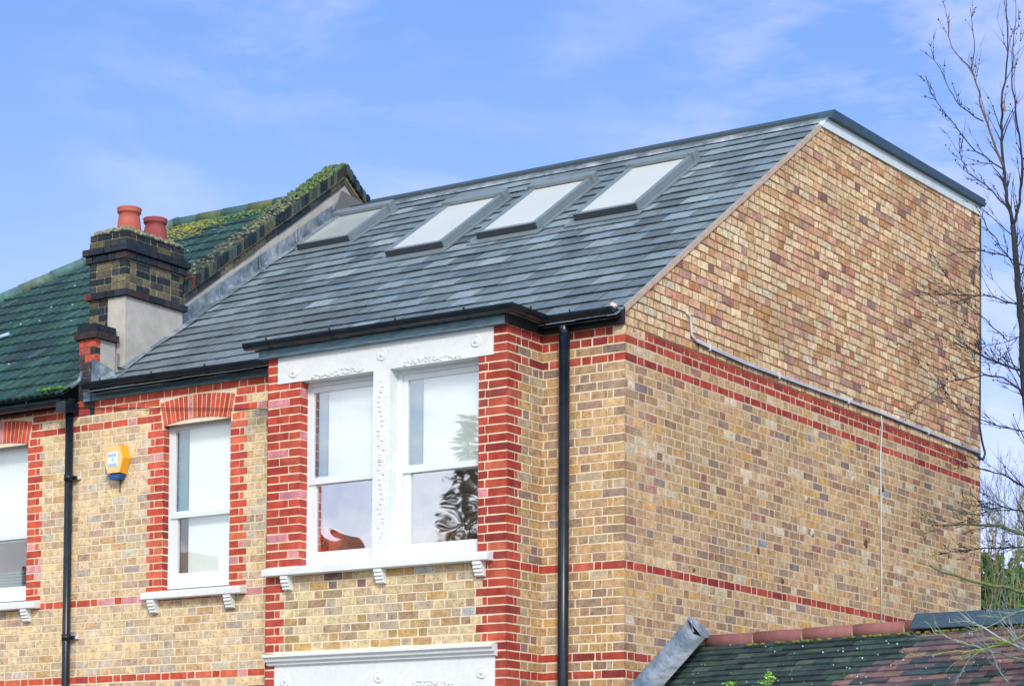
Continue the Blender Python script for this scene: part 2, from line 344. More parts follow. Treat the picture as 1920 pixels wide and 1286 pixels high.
def front_wall(name, x0, x1, wins, pal, redpal, parent, noband=()):
    W = Wall((0, 0, 0), (1, 0, 0), (0, -1, 0))
    for i in range(-3, LASTROW+1):
        zc = -P*i
        red = []                                      # quoins and arches take their own bricks
        holes = []
        for (a, b, z0, z1, top) in wins:
            if z0-.02 < zc < z1:
                holes.append((a, b)); longq = (i % 2 == 0)
                q = .205 if longq else .165
                if zc < z1+.0: red.append((a-q, a, longq)); red.append((b, b+q, longq))
            elif z1 <= zc < z1+.245:
                d = (zc-z1)/.245; e = .005+.045*d
                lim = z1+.045+.225*1.0
                holes.append((a-e-.012, b+e+.012))
                q = (.185 if i % 2 == 0 else .145)
                red.append((a-e-.012-q, a-e-.012, i % 2 == 0)); red.append((b+e+.012, b+e+.012+q, i % 2 == 0))
        allh = holes+[(r[0], r[1]) for r in red]
        for a, b in sub((x0, x1), allh):
            if i in BANDS: W.run(i, a, b, redpal, 1)
            else: W.run(i, a, b, pal, 0)
        for a, b, lg in red:
            a2, b2 = max(a, x0), min(b, x1)
            if b2-a2 < .03: continue
            if lg: W.rect(a2+.004, b2-.002, zc-.0306, zc+.0306, redpal, 1)
            else:
                left = any(abs(b-h[0]) < .02 for h in holes)
                if left: W.rect(a2+.004, b2-.115, zc-.0306, zc+.0306, redpal, 1); W.rect(b2-.105, b2-.002, zc-.0306, zc+.0306, redpal, 1)
                else: W.rect(a2+.002, a2+.105, zc-.0306, zc+.0306, redpal, 1); W.rect(a2+.115, b2-.004, zc-.0306, zc+.0306, redpal, 1)
    us = sorted(set([x0, x1]+[q for wn in wins for q in wn[:2] if x0 < q < x1])); zs = sorted(set([GROUND, .262]+[q for wn in wins for q in wn[2:4]]))
    W.backing(us, zs, [wn[:4] for wn in wins], 2)
    for (a, b, z0, z1, top) in wins:
        if top: arch(W, a, b, z1, .042, .222, None, redpal)
        # mortar infill above the arch soffit
        # jamb reveals
        for xx, nn, s0 in ((a, (1, 0, 0), 0), (b, (-1, 0, 0), 0)):
            R_ = Wall((xx, 0, 0), (0, 1, 0), nn, depth=.004); R_.mb = W.mb
            k0 = int(math.ceil(-z1/P-.5))
            for i in range(k0, int(-z0/P)+1):
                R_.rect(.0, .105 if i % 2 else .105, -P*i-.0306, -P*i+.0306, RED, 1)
            R_.flat([(0, z0), (.14, z0), (.14, z1+.02), (0, z1+.02)], 2)
        W.mb.face([(a, 0, z0), (b, 0, z0), (b, .14, z0), (a, .14, z0)], (.5, .5, .5), 2)
    return W.mb.build(name, BM, parent)
# ================================================================= the house
house = empty('brick_house', 'end-of-terrace yellow and red brick house with new slate roof and bare brick gable side', 'house')
nb = empty('brick_house', 'neighbouring terraced brick house on the left with dark green tiled hipped roof and chimney', 'house')
BX0, BX1, BY = -3.355, -.803, -.535
front_wall('front_wall', -6.2, BX0, [(*W2, True), (*G2, True)], PALE, REDL, house)
front_wall('front_wall', -11.5, -6.2, [(*W1, True), (*G1, True)], PALE, REDL, nb)
# right piece of the front beside the corner
W = Wall((0, 0, 0), (1, 0, 0), (0, -1, 0))
for i in range(-3, LASTROW+1):
    if i == -3: W.run(i, BX1, -.19, RED, 1); W.rect(-.18, -.115, .1925, .2575, RED, 1); W.rect(-.105, .006, .1925, .2575, NEWB, 0)
    else:
        pal, m = (RED, 1) if i in BANDS else (STOCKB, 0)
        q = .205 if i % 2 else .1
        W.rect(-q, .006, -P*i-.0306, -P*i+.0306, pal, m)
        c = q+.01
        if not i % 2: W.rect(-.155, -.11, -P*i-.0306, -P*i+.0306, pal, m); c = .165
        W.run(i, BX1, -c, pal, m)
W.backing([BX1, -.0], [GROUND, .33], [], 2)
W.mb.build('front_wall', BM, house)
# bay: front, two returns, inner jambs
OL, OR_, ML, MR = -2.99, -1.087, -2.18, -2.0
ZT, ZS = .02, -1.66
W = Wall((0, BY, 0), (1, 0, 0), (0, -1, 0))
for i in range(-3, LASTROW+1):
    zc = -P*i; z0, z1 = zc-.0306, zc+.0306
    if zc > ZT+.01:
        W.rect(BX0, -3.243, z0, z1, PINKQ, 1); W.rect(-.936, BX1+.006, z0, z1, RED, 1)
    elif zc > ZS:
        a = .13 if i % 2 else .235
        W.rect(BX0, BX0+a, z0, z1, PINKQ, 1); W.rect(BX0+a+.01, OL, z0, z1, PINKQ, 1)
        a = .13 if i % 2 else .105
        b = .19 if i % 2 else .22
        W.rect(OR_, BX1-b-.005, z0, z1, RED if rnd.random() > .05 else PINKQ, 1); W.rect(BX1-b+.005, BX1+.006, z0, z1, RED, 1)
    elif zc > -2.36:
        lg = i % 2 == 0
        ql = .215 if lg else .165; qr = .31 if lg else .245
        if lg: W.rect(BX0, BX0+.205, z0, z1, PINKQ, 1); W.rect(BX1-.30, BX1+.006, z0, z1, RED, 1)
        else:
            W.rect(BX0, BX0+.095, z0, z1, PINKQ, 1); W.rect(BX0+.105, BX0+.155, z0, z1, PINKQ, 1)
            W.rect(BX1-.235, BX1-.19, z0, z1, RED, 1); W.rect(BX1-.18, BX1+.006, z0, z1, RED, 1)
        W.run(i, BX0+ql, BX1-qr, BAYP, 0)
    else:
        W.rect(BX0, BX0+.1, z0, z1, PINKQ, 1); W.rect(BX1-.11, BX1+.006, z0, z1, RED, 1)
        if zc < -4.7: W.run(i, BX0+.11, BX1-.12, BAYP, 0)
W.backing([BX0, OL, OR_, BX1], [GROUND, -4.6, -3.0, -2.37, ZS, ZT, .262], [(OL, OR_, ZS, ZT), (OL, OR_, -4.6, -3.0)], 2)
for xx, nn in ((OL, (1, 0, 0)), (OR_, (-1, 0, 0))):
    R_ = Wall((xx, BY, 0), (0, 1, 0), nn, depth=.004); R_.mb = W.mb
    for i in range(0, 22): R_.rect(0, .105, -P*i-.0306, -P*i+.0306, PINKQ if xx == OL else RED, 1)
    R_.flat([(0, ZS), (.13, ZS), (.13, ZT), (0, ZT)], 2)
W.mb.build('bay_wall', BM, house)
for xx, nn, nm in ((BX1, (1, 0, 0), 'r'), (BX0, (-1, 0, 0), 'l')):
    W = Wall((xx, BY, 0), (0, 1, 0), nn)
    for i in range(-3, LASTROW+1):
        zc = -P*i; z0, z1 = zc-.0306, zc+.0306
        if i in (-3, -2, 0, 23, 33, 35): W.rect(-.006, .2 if i % 2 else .12, z0, z1, RED, 1); W.run(i, .21 if i % 2 else .13, .535, RED, 1)
        else:
            if i % 2 == 0: W.rect(-.006, .21, z0, z1, RED, 1); q = .22
            else: W.rect(-.006, .105, z0, z1, RED, 1); W.rect(.115, .155, z0, z1, RED, 1); q = .165
            W.run(i, q, .535, STOCKB, 0)
    W.backing([0, .535], [GROUND, .262], [], 2)
    W.mb.build('bay_wall', BM, house)
# gable side wall
def topline(y):
    return .395+.6815*y if y < 3.72 else 2.93+.0275*(y-3.72)
REG = [(0, GROUND), (7.87, GROUND), (7.87, topline(7.87)), (3.72, topline(3.72)), (0, .395)]
W = Wall((0, 0, 0), (0, 1, 0), (1, 0, 0), depth=.0016); W.e = .0034
def topregion(z0): return REG
for i in range(-3, LASTROW+1):
    zc = -P*i
    if i == -3: W.run(i, .0, .33, NEWB, 0); W.run(i, .33, 7.45, RED, 1); W.run(i, 7.45, 7.87, NEWB, 0); continue
    if i == -2: W.run(i, .0, 7.5, RED, 1); W.run(i, 7.5, 7.87, STOCK, 0); continue
    pal, m = (RED, 1) if i in BANDS and i != 0 else (STOCK, 0)
    if i == 0: pal, m = RED, 1
    gg = .016
    if i in (33, 35): W.run(i, 0, .45, RED, 1); W.run(i, .45, 7.87, STOCK, 0); continue
    q = .11 if i % 2 == 0 else .225
    if m == 0 and i % 2 == 0: pass
    # a lighter, brighter lower-right patch of the old wall
    W.run(i, 0, 7.87, pal, m, g=gg)
W.e = .0055
for i in range(-44, -3): W.run(i, 0, 7.87, NEWB, 0, region=REG, g=.019, dj=.0042, S=.205, H=.104)
W.mb.face([W.pt(u, z) for u, z in [(0, GROUND), (7.87, GROUND), (7.87, .225), (0, .225)]], (.5,)*3, 5)
W.mb.face([W.pt(u, z) for u, z in [(0, .225), (7.87, .225), (7.87, topline(7.87)), (3.72, topline(3.72)), (0, .395)]], (.5,)*3, 3)
for k in range(16):                                   # repair dabs and lost faces in the old brickwork
    y = rnd.uniform(.6, 7.5); z = rnd.uniform(-2.0, -.1); c = lin((226, 216, 196)) if rnd.random() < .6 else lin((110, 88, 70))
    s_ = rnd.uniform(.02, .05); W.mb.blob((.0015, y, z), (.003, s_, s_*.8), c, 0, n=9, k=4, j=.35)
W.mb.build('side_wall', BM, house)
mb = MB(); mb.box(-11.5, -.001, 7.6, 7.87, GROUND, 2.9, lin((190, 150, 110))); mb.build('rear_wall', M['brick'], house)
mb = MB()                                             # mortar fillet along the gable verge
a = (.012, -.02, .385); b = (.012, 3.72, 2.948)
for k in range(24):
    t0, t1 = k/24, (k+1)/24; j0 = rnd.uniform(-.003, .003)
    y0, y1 = -.02+3.74*t0, -.02+3.74*t1; z0, z1 = .392+.6815*y0, .392+.6815*y1
    mb.face([(.018, y0, z0-.022), (.018, y1, z1-.022), (.016, y1, z1+.024), (.016, y0, z0+.024)], lin((196, 172, 150))); mb.face([(.016, y0, z0+.024), (.016, y1, z1+.024), (-.006, y1, z1+.034), (-.006, y0, z0+.034)], lin((150, 146, 142)))
mb.build('verge_fillet', M['terra'], house)
# ---------------------------------------------------------------- slate roof
SL = .6815; LS = math.hypot(1, SL); TH = math.atan(SL)
def slates(mb, x0, x1, y0, z0, slope, ncourse, gauge, width, pal, phase=0, th=.005, lift=.015, xclip=None, sides=True):
    ln = math.hypot(1, slope); dy, dz = 1/ln, slope/ln; ny, nz = -dz, dy
    for c in range(ncourse):
        s0 = c*gauge; s1 = s0+gauge*1.12
        off = (width/2 if (c+phase) % 2 else 0)
        x = x0-off
        while x < x1:
            a, b = max(x, x0)+.0045, min(x+width, x1)-.0045; x += width
            if b-a < .03: continue
            j = rnd.uniform(-.004, .004); s0j = s0+rnd.uniform(-.007, .007); l0 = lift+rnd.uniform(-.002, .004); cc = pick(pal, .07)
            def q(xx, s, h): return (xx, y0+dy*s+ny*h, z0+dz*s+nz*h)
            A, B, C_, D = q(a, s0j, l0+th), q(b, s0j+j, l0+th), q(b, s1, th*.4), q(a, s1, th*.4)
            mb.face([A, B, C_, D], cc)
            A2, B2 = q(a, s0j, l0-.002), q(b, s0j+j, l0-.002)
            dk = tuple(v*.55 for v in cc)
            mb.face([A2, B2, B, A], cc)
            mb.face([q(a, s1, 0), A2, A, D], cc); mb.face([B2, q(b, s1, 0), C_, B], cc)
            mb.face([A2, q(a, s1, -.002), q(b, s1, -.002), B2], tuple(v*.5 for v in cc))  # underside tinted darker so each tail shows a painted shadow line
SLP = [((108, 124, 134), 5), ((118, 136, 146), 4), ((96, 112, 122), 4), ((132, 150, 160), 2.4), ((86, 100, 110), 1.8), ((148, 164, 172), .8)]
SLPL = [((100, 112, 118), 5), ((108, 122, 128), 3), ((94, 104, 110), 3)]
mb = MB(); GA = .2175
y_e, nC = -.13, 22
z_e = .39+SL*y_e
# stretch above the bay joins the bay's own flatter slope at YM
YM = 1.12; nlow = int(round((YM-y_e)*LS/GA)); YM = y_e+nlow*GA/LS; ZM = z_e+SL*(YM-y_e)
BXa, BXb = -3.47, -.70
slates(mb, -5.96, -3.4, y_e, z_e, SL, nlow, GA, .30, SLPL)
slates(mb, -3.4, .002, y_e, z_e, SL, nlow, GA, .30, SLP)
bye, bze = -.66, .40
bs = (ZM-bze)/(YM-bye); nb_ = 9; bg_ = math.hypot(YM-bye, ZM-bze)/nb_
nup = int((3.90-YM)*LS/GA)
slates(mb, -5.96, .002, YM, ZM, SL, nup, GA, .30, SLP, phase=nlow % 2)
yt = YM+nup*GA/LS; zt = ZM+SL*(yt-YM)
# deck beneath the slates
dk = lin((26, 32, 38))
def deck(x0, x1, y0, z0, y1, z1): mb.face([(x0, y0, z0-.012), (x1, y0, z0-.012), (x1, y1, z1-.012), (x0, y1, z1-.012)], dk)
deck(-5.99, 0, y_e, z_e, YM, ZM); deck(-5.99, .0, YM, ZM, 4.0, .39+SL*4.0)
roof = mb.build('roof', M['slate'], house)
mb = MB(); mb.box(BXa, BXb+.02, -.64, .04, .335, .372); mb.build('bay_roof', M['lead'], house)
# flat top, its metal apron, kerb and edging
zr0 = 3.045
mb = MB(); mb.prism([(3.86, 3.10), (3.95, 3.135), (7.95, 3.18), (7.95, 3.05), (3.9, 3.0)], 'x', -6.0, -.1); mb.build('flat_roof', M['flatroof'], house, fix=True)
mb = MB()
mb.prism([(3.80, 3.0), (3.80, 3.022), (3.93, 3.112), (3.95, 3.135), (3.99, 3.135), (3.99, 3.08)], 'x', -5.75, .03, lin((150, 168, 176))); rf = mb.build('roof_apron', M['lead'], house, fix=True)
mb = MB(); mb.prism([(3.895, 3.112), (3.905, 3.142), (4.02, 3.152), (4.02, 3.10)], 'x', -5.6, .055); mb.build('roof_edge_trim', M['kerb'], house, fix=True)
mb = MB(); mb.prism([(3.84, 3.045), (3.92, 3.15), (7.90, 3.235), (7.90, 3.15)], 'x', -.12, .065); mb.build('roof_kerb', M['kerb'], house, bevel=.006, fix=True)
mb = MB(); mb.prism([(3.70, 2.935), (3.85, 3.046), (7.87, 3.152), (7.87, 3.045)], 'x', -.03, .022); mb.build('metal_edging', M['zinc'], house, fix=True)
# ---------------------------------------------------------------- roof windows
M['roofsky'] = mat('skylight_glass_grey_blind', lin((176, 186, 186)), rough=.12, var=.03, vscale=1.5, spec=.6)
def roof_window(x0, x1, y0, y1, gm='roofglass'):
    ln = math.hypot(1, SL); dy, dz = 1/ln, SL/ln
    def T(p):                                          # (x, s along the slope, h above it)
        x, s, h = p; return (x, s*dy-h*dz, .39+s*dz+h*dy)
    s0, s1 = y0*ln+.05, y1*ln+.05
    f = MB()
    f.box(x0, x0+.05, s0, s1, .0, .098, T=T); f.box(x0+.05, x0+.062, s0+.05, s1-.08, .08, .094, T=T); f.box(x1-.062, x1-.05, s0+.05, s1-.08, .08, .094, T=T); f.box(x1-.05, x1, s0, s1, .0, .098, T=T); f.box(x0+.05, x1-.05, s0, s0+.05, .0, .092, T=T); f.box(x0+.05, x1-.05, s1-.09, s1, .0, .10, T=T)
    for e in (.018, .036): f.box(x1-.006, x1+.006, s0+.01, s1-.03, e, e+.008, T=T)
    fr = f.build('roof_window', M['roofframe'], house, bevel=.006)
    g = MB(); g.box(x0+.06, x1-.06, s0+.05, s1-.1, .07, .086, T=T); g.build('pane', M[gm], fr)
    g = MB(); g.box(x0+.012, x1-.012, s0-.012, s0+.002, .03, .09, T=T); g.build('sill_rail', M['roofframed'], fr, bevel=.003)
    g = MB(); g.box(x0-.03, x1+.035, s1-.09, s1+.03, .02, .135, T=T); g.build('top_hood', M['roofframe'], fr, bevel=.008)
    g = MB(); g.box(x0-.06, x1+.06, s0-.13, s0, .018, .026, T=T); g.box(x0-.05, x0, s0, s1, .016, .03, T=T); g.box(x1, x1+.06, s0, s1, .016, .034, T=T); g.build('apron_flashing', M['roofframe'], fr)
    return fr
roof_window(-5.77, -5.05, 2.80, 3.56, 'roofsky'); roof_window(-4.05, -3.33, 2.10, 3.22); roof_window(-2.98, -2.26, 2.16, 3.23); roof_window(-1.87, -1.155, 2.19, 3.32)
# ---------------------------------------------------------------- gutters, fascias, pipes
def gutter(path, zt, name, parent, r=.056, m=None, brk=True, drop=0.):
    mb = MB(); n = 10
    prof = [(-r, 0)]+[(-r*math.cos(math.pi*k/n), -r*1.02*math.sin(math.pi*k/n)) for k in range(1, n)]+[(r, 0)]
    th = .004
    inner = [(a*(1-th/r), b*(1-th/r)+(.0 if abs(b) < 1e-6 else 0)) for a, b in prof]
    pts = [Vector((p[0], p[1], 0)) for p in path]; L_ = []
    for i, p in enumerate(pts):
        ds = []
        if i: ds.append((p-pts[i-1]).normalized())
        if i < len(pts)-1: ds.append((pts[i+1]-p).normalized())
        d = sum(ds, Vector((0, 0, 0))).normalized(); nrm = Vector((d.y, -d.x, 0)); k = 1/max(.3, nrm.dot(Vector((ds[0].y, -ds[0].x, 0)))); L_.append((p, nrm*k))
    tot = sum((pts[i+1]-pts[i]).length for i in range(len(pts)-1)); acc = 0; zz = []
    for i in range(len(pts)):
        if i: acc += (pts[i]-pts[i-1]).length
        zz.append(zt-drop*acc/tot)
    for pr, fl in ((prof, 1), (inner, -1)):
        for i in range(len(pts)-1):
            for k in range(len(pr)-1):
                q = [(L_[i], zz[i], pr[k]), (L_[i+1], zz[i+1], pr[k]), (L_[i+1], zz[i+1], pr[k+1]), (L_[i], zz[i], pr[k+1])]
                q = [tuple(l[0]+l[1]*c[0]+Vector((0, 0, z+c[1]))) for l, z, c in q]
                mb.face(q[::fl], sm=True)
    for side in (0, -1):                               # rim
        for i in range(len(pts)-1):
            q = [(L_[i], zz[i], prof[side]), (L_[i+1], zz[i+1], prof[side]), (L_[i+1], zz[i+1], inner[side]), (L_[i], zz[i], inner[side])]
            mb.face([tuple(l[0]+l[1]*c[0]+Vector((0, 0, z+c[1]+.001))) for l, z, c in q])
    for e in (0, -1):                                  # stop ends
        mb.face([tuple(L_[e][0]+L_[e][1]*c[0]+Vector((0, 0, zz[e]+c[1]))) for c in prof])
    if brk:
        for i in range(len(pts)-1):
            d = pts[i+1]-pts[i]; nb2 = int(d.length/.85)
            for k in range(nb2+1):
                t = (k+.4)/(nb2+1); c0 = pts[i]+d*t; z = zz[i]+(zz[i+1]-zz[i])*t; dn = d.normalized(); nr = Vector((dn.y, -dn.x, 0))
                for kk in range(len(prof)-1):
                    a_, b_ = prof[kk], prof[kk+1]; kx = 1.09
                    q = []
                    for (c, e) in ((a_, -.014), (a_, .014), (b_, .014), (b_, -.014)): q.append(tuple(c0+dn*e+nr*c[0]*kx+Vector((0, 0, z+c[1]*kx))))
                    mb.face(q)
                mb.box(-.006, .006, -.006, .006, -.01, .02, T=lambda p: tuple(c0+nr*(r*1.05)+dn*p[0]+nr*p[1]+Vector((0, 0, z+p[2]))))
    return mb.build(name, m or M['gutter'], parent)
gutter([(-6.03, -.125), (-3.36, -.125)], .405, 'gutter', house, drop=.03)
gutter([(-3.52, -.66), (-.70, -.66), (-.70, -.11), (-.03, -.11)], .385, 'gutter', house, drop=.0)
gutter([(-11.6, -.15), (-6.27, -.15)], .27, 'gutter', nb, m=M['gutter'])
mb = MB(); mb.box(-6.02, BX0, -.03, -.003, .256, .345, T=None); mb.build('fascia', M['fascia'], house)
mb = MB(); mb.box(-6.115, -6.02, -.045, -.003, .25, .345); mb.build('fascia_end', M['fascia'], house, bevel=.003)
mb = MB(); mb.box(-3.42, -.79, -.60, -.545, .255, .325); mb.build('fascia', M['fascia'], house)
mb = MB(); mb.box(BX1+.02, .008, -.055, -.008, .262, .375); mb.box(BX1+.01, BX1+.04, -.60, -.055, .262, .375); mb.box(-3.46, BX1+.01, -.60, .0, .327, .375); mb.box(-6.0, BX0-.06, -.08, .0, .346, .36); mb.build('soffit', M['blackwood'], house)  # black boards; their colour also stands in for the shadow below the gutters
mb = MB(); mb.blob((-.045, -.11, .395), (.035, .03, .028), lin((222, 196, 184)), n=8, k=6); mb.build('gutter_end_cap', M['terra'], house)
def pipe(x, y, r, z1, z0, name, parent, clips, top=None):
    mb = MB(); mb.tube([(x, y, z0), (x, y, z1)], r, n=16)
    mb.tube([(x, y, z1), (x, y, z1+.03), (x, y-.03 if top is None else top[1], z1+.09)], r, n=16)
    for z in clips:
        mb.tube([(x, y, z-.03), (x, y, z+.03)], r*1.16, n=16); mb.box(x-r*1.9, x+r*1.9, y+r*.6, y+r*1.15, z-.018, z+.018)
    return mb.build(name, M['gutter'], parent)
pipe(-.54, -.075, .047, .22, GROUND, 'downpipe', house, (-3.2,-4.6))
pipe(-6.262, -.08, .039, .14, GROUND, 'downpipe', nb, (-.49, -2.06, -3.4))
for z in (-.49, -2.06):
    mb = MB(); mb.box(-6.20, -6.16, -.03, -.006, z-.012, z+.014, lin((225, 228, 230))); mb.build('pipe_bracket_lug', M['cable'], nb)
# ---------------------------------------------------------------- windows
def ring(mb, x0, x1, z0, z1, y0, y1, w, wt=None, wb=None):
    wt = w if wt is None else wt; wb = w if wb is None else wb
    mb.box(x0, x0+w, y0, y1, z0, z1); mb.box(x1-w, x1, y0, y1, z0, z1); mb.box(x0+w, x1-w, y0, y1, z1-wt, z1); mb.box(x0+w, x1-w, y0, y1, z0, z0+wb)
def room(parent, x0, x1, y0, y1, z0, z1):
    mb = MB(); c = [(x0, z0), (x1, z0), (x1, z1), (x0, z1)]
    mb.face([(x0, y1, z0), (x1, y1, z0), (x1, y1, z1), (x0, y1, z1)])
    for i in range(4):
        a, b = c[i], c[(i+1) % 4]; mb.face([(a[0], y0, a[1]), (b[0], y0, b[1]), (b[0], y1, b[1]), (a[0], y1, a[1])])
    return mb.build('interior', M['room'], parent)
def sash_window(parent, x0, x1, z0, z1, y, zr, blind_low=False, wavy=False, gl=None):
    mb = MB(); ring(mb, x0, x1, z0, z1, y, y+.09, .062, .05, .06)
    mb.box(x0+.062, x1-.062, y+.01, y+.08, z0+.06, z0+.075)
    fr = mb.build('window', M['upvc'], parent, bevel=.004)
    a, b = x0+.062, x1-.062
    zl0 = zr
    u = MB(); ring(u, a, b, zr-.035, z1-.05, y+.014, y+.05, .05, .05, .05); u.build('upper_sash', M['upvc'], fr, bevel=.004)
    l = MB(); ring(l, a, b, z0+.075, zr+.035, y+.032, y+.075, .072, .055, .075); l.build('lower_sash', M['upvc'], fr, bevel=.004)
    g = MB(); g.box(a+.045, b-.045, y+.03, y+.036, zr+.0, z1-.09); g.build('upper_pane', M['glasstop'] if wavy else M['glass'], fr)
    g = MB(); g.box(a+.068, b-.068, y+.05, y+.056, z0+.14, zr-.015); g.build('lower_pane', M['glasswavy'] if wavy else M['glass'], fr)
    dark_gap = MB(); dark_gap.box(x0+.055, x0+.205, y+.094, y+.11, zl0, z1-.03, lin((64, 128, 148))); dark_gap.build('gap_shade_strip', M['thing'], fr)  # teal strip painted in for the shade of the gap beside the net
    bl = MB(); n = 40                                 # softly folded net behind the upper glass
    zl = z0+.03 if blind_low else zr-.045
    for k in range(n):
        t0, t1 = k/n, (k+1)/n; yy = lambda t: y+.104+.0004*math.sin(t*55)+.0003*math.sin(t*131)
        bl.face([(x0+.215+(x1-x0-.225)*t0, yy(t0), zl), (x0+.215+(x1-x0-.225)*t1, yy(t1), zl), (x0+.215+(x1-x0-.225)*t1, yy(t1), z1-.03), (x0+.215+(x1-x0-.225)*t0, yy(t0), z1-.03)], sm=True)
    bl.build('net_curtain', M['blind'], fr)
    room(fr, x0+.005, x1-.005, y+.085, y+.8, z0, z1)
    return fr
wL = sash_window(house, -3.045, ML+.03, -1.63, .03, -.435, -.85, wavy=True)
wR = sash_window(house, MR-.015, -1.05, -1.63, .03, -.435, -.835, wavy=True)
w2 = sash_window(house, -5.135, -4.22, -1.64, -.02, .075, -.93, blind_low=True)
w1 = sash_window(nb, -7.79, -6.875, -1.64, -.02, .075, -.98, blind_low=False)
gw2 = sash_window(house, -5.14, -4.2, -4.6, -2.83, .075, -3.7, blind_low=True)
gw1 = sash_window(nb, -7.8, -6.86, -4.6, -2.83, .075, -3.7, blind_low=True)
bwin = sash_window(house, OL, OR_, -4.6, -3.0, -.435, -3.7, blind_low=True)
mb = MB()                                            # slatted blind low in the neighbour's window
for k in range(9): z = -1.6+k*.032; mb.box(-7.72, -6.93, .19, .212, z, z+.02, lin((92, 120, 124)))
mb.build('slatted_blind', M['thing'], w1)
# things standing inside the bay windows
mb = MB(); mb.prism([(-2.94, -1.56), (-2.72, -1.56), (-2.66, -1.36), (-2.70, -1.28), (-2.94, -1.27)], 'y', -.345, -.30, lin((255, 96, 36))); o = mb.build('red_bag', M['thing'], None, fix=True)
tag(o, 'orange-red bag with a white handle low in the left bay window', 'bag')
mb = MB(); mb.tube([(-2.90+.05*math.sin(t)*1.0+.03*t/3, -.352, -1.38+.10*math.cos(t)*(1)) for t in [q*.3-1.5-1.57+1.57 for q in range(0, 0)]]+[(-2.91, -.352, -1.25), (-2.915, -.352, -1.36), (-2.89, -.352, -1.42), (-2.86, -.352, -1.40), (-2.83, -.352, -1.30), (-2.81, -.352, -1.25)], .008, n=6, c=lin((240, 235, 225))); mb.build('handle', M['thing'], o)
mb = MB(); mb.box(-2.66, -2.16, -.22, .02, -1.62, -1.40, lin((60, 42, 50))); mb.box(-2.68, -2.15, -.24, .04, -1.40, -1.375, lin((140, 74, 52))); o = mb.build('wooden_chest', M['thing'], None, bevel=.004)
tag(o, 'dark wooden chest inside the left bay window', 'chest')
mb = MB()
for k in range(90):
    t = rnd.random(); a = rnd.uniform(0, 6.28); h = rnd.uniform(0, .42); r = .10*(1-.5*h/.42)
    p = Vector((-2.44+r*math.cos(a)*rnd.random(), -.12+r*math.sin(a)*rnd.random(), -1.30+h)); d = Vector((rnd.uniform(-1, 1), rnd.uniform(-1, 1), rnd.uniform(-.3, 1))).normalized()*.05; e = d.orthogonal().normalized()*.014
    mb.face([p-e, p+e, p+d+e*.3, p+d-e*.3], lin(rnd.choice([(120, 110, 60), (90, 96, 50), (150, 120, 70)])))
mb.tube([(-2.44, -.12, -1.38), (-2.44, -.12, -.9)], .006, c=lin((90, 70, 40)))
o = mb.build('house_plant', M['leaf'], None); tag(o, 'brownish leafy house plant inside the left bay window', 'plant')
mb = MB(); mb.lathe((-2.44, -.12, -1.375), [(.0, 0), (.05, 0), (.065, .1), (.055, .1), (.0, .08)], c=lin((170, 160, 150))); mb.build('plant_pot', M['thing'], o)
mb = MB()
for (x0, x1, za, zb, cc) in ((-1.88, -1.5, -1.55, -1.3, (150, 96, 56)), (-1.55, -1.2, -1.56, -1.42, (96, 96, 66))):
    mb.blob(((x0+x1)/2, -.15, (za+zb)/2), ((x1-x0)/2, .1, (zb-za)/2), lin(cc), n=14, k=8, j=.08)
o = mb.build('cushion', M['thing'], None); tag(o, 'brown and olive cushions piled inside the right bay window', 'cushion')
# ---------------------------------------------------------------- lintels, mullion, sills, brackets
def rosette(mb, x, y, z, r):
    n = 18
    k0 = len(mb.v); prof = [(0, .018), (r*.28, .018), (r*.4, .006), (r*.62, .005), (r*.8, .014), (r, .001)]
    for q, h in prof:
        for j in range(n):
            t = 2*math.pi*j/n; w_ = 1+(.1*math.cos(5*t) if .5*r < q < .95*r else 0); mb.v.append((x+q*w_*math.cos(t), y-h, z+q*w_*math.sin(t)))
    for i in range(len(prof)-1):
        for j in range(n):
            a0 = k0+i*n+j; a1 = k0+i*n+(j+1) % n; mb.f.append([a0, a1, a1+n, a0+n]); mb.c.append((.8,)*3); mb.m.append(0); mb.sm.append(True)
def leafwork(mb, x0, x1, y, z, n, h):
    for k in range(n):
        t = (k+.5)/n; x = x0+(x1-x0)*t; hh = h*(.4+.6*math.sin(math.pi*t)); 
        for q in range(3): mb.blob((x+rnd.uniform(-.012, .012), y, z+rnd.uniform(0, hh)), (rnd.uniform(.010, .022), .008, rnd.uniform(.007, .014)), (.8,)*3, n=6, k=4, j=.3)
yf = BY-.012
mb = MB(); mb.box(-3.24, -.94, yf, BY+.11, .02, .255); mb.box(ML, MR, yf, BY+.13, ZS+.02, .02)
rosette(mb, -3.06, yf, .11, .055); rosette(mb, -2.09, yf, .15, .055); rosette(mb, -1.11, yf, .15, .055)
leafwork(mb, -2.86, -2.28, yf, .035, 16, .05); leafwork(mb, -1.86, -1.26, yf, .035, 16, .05)
for k in range(34): mb.blob((-2.09+rnd.uniform(-.03, .03), yf, -.08-k*.042), (.017, .007, .012), (.8,)*3, n=6, k=4, j=.35)
rosette(mb, -2.09, yf, -.75, .03)
mb.build('window_surround', M['white'], house)
mb = MB(); mb.prism([(BY-.10, -1.695), (BY-.10, -1.635), (BY-.0, -1.61), (BY+.12, -1.60), (BY+.12, -1.695)], 'x', -3.335, -.932); mb.build('window_sill', M['white'], house, bevel=.006, fix=True)
mb = MB(); mb.prism([(-.10, -1.745), (-.10, -1.685), (0, -1.66), (.1, -1.65), (.1, -1.745)], 'x', -5.28, -4.035); mb.build('window_sill', M['white'], house, bevel=.006, fix=True)
mb = MB(); mb.prism([(-.10, -1.745), (-.10, -1.685), (0, -1.66), (.1, -1.65), (.1, -1.745)], 'x', -7.95, -6.70); mb.build('window_sill', M['white'], nb, bevel=.006, fix=True)
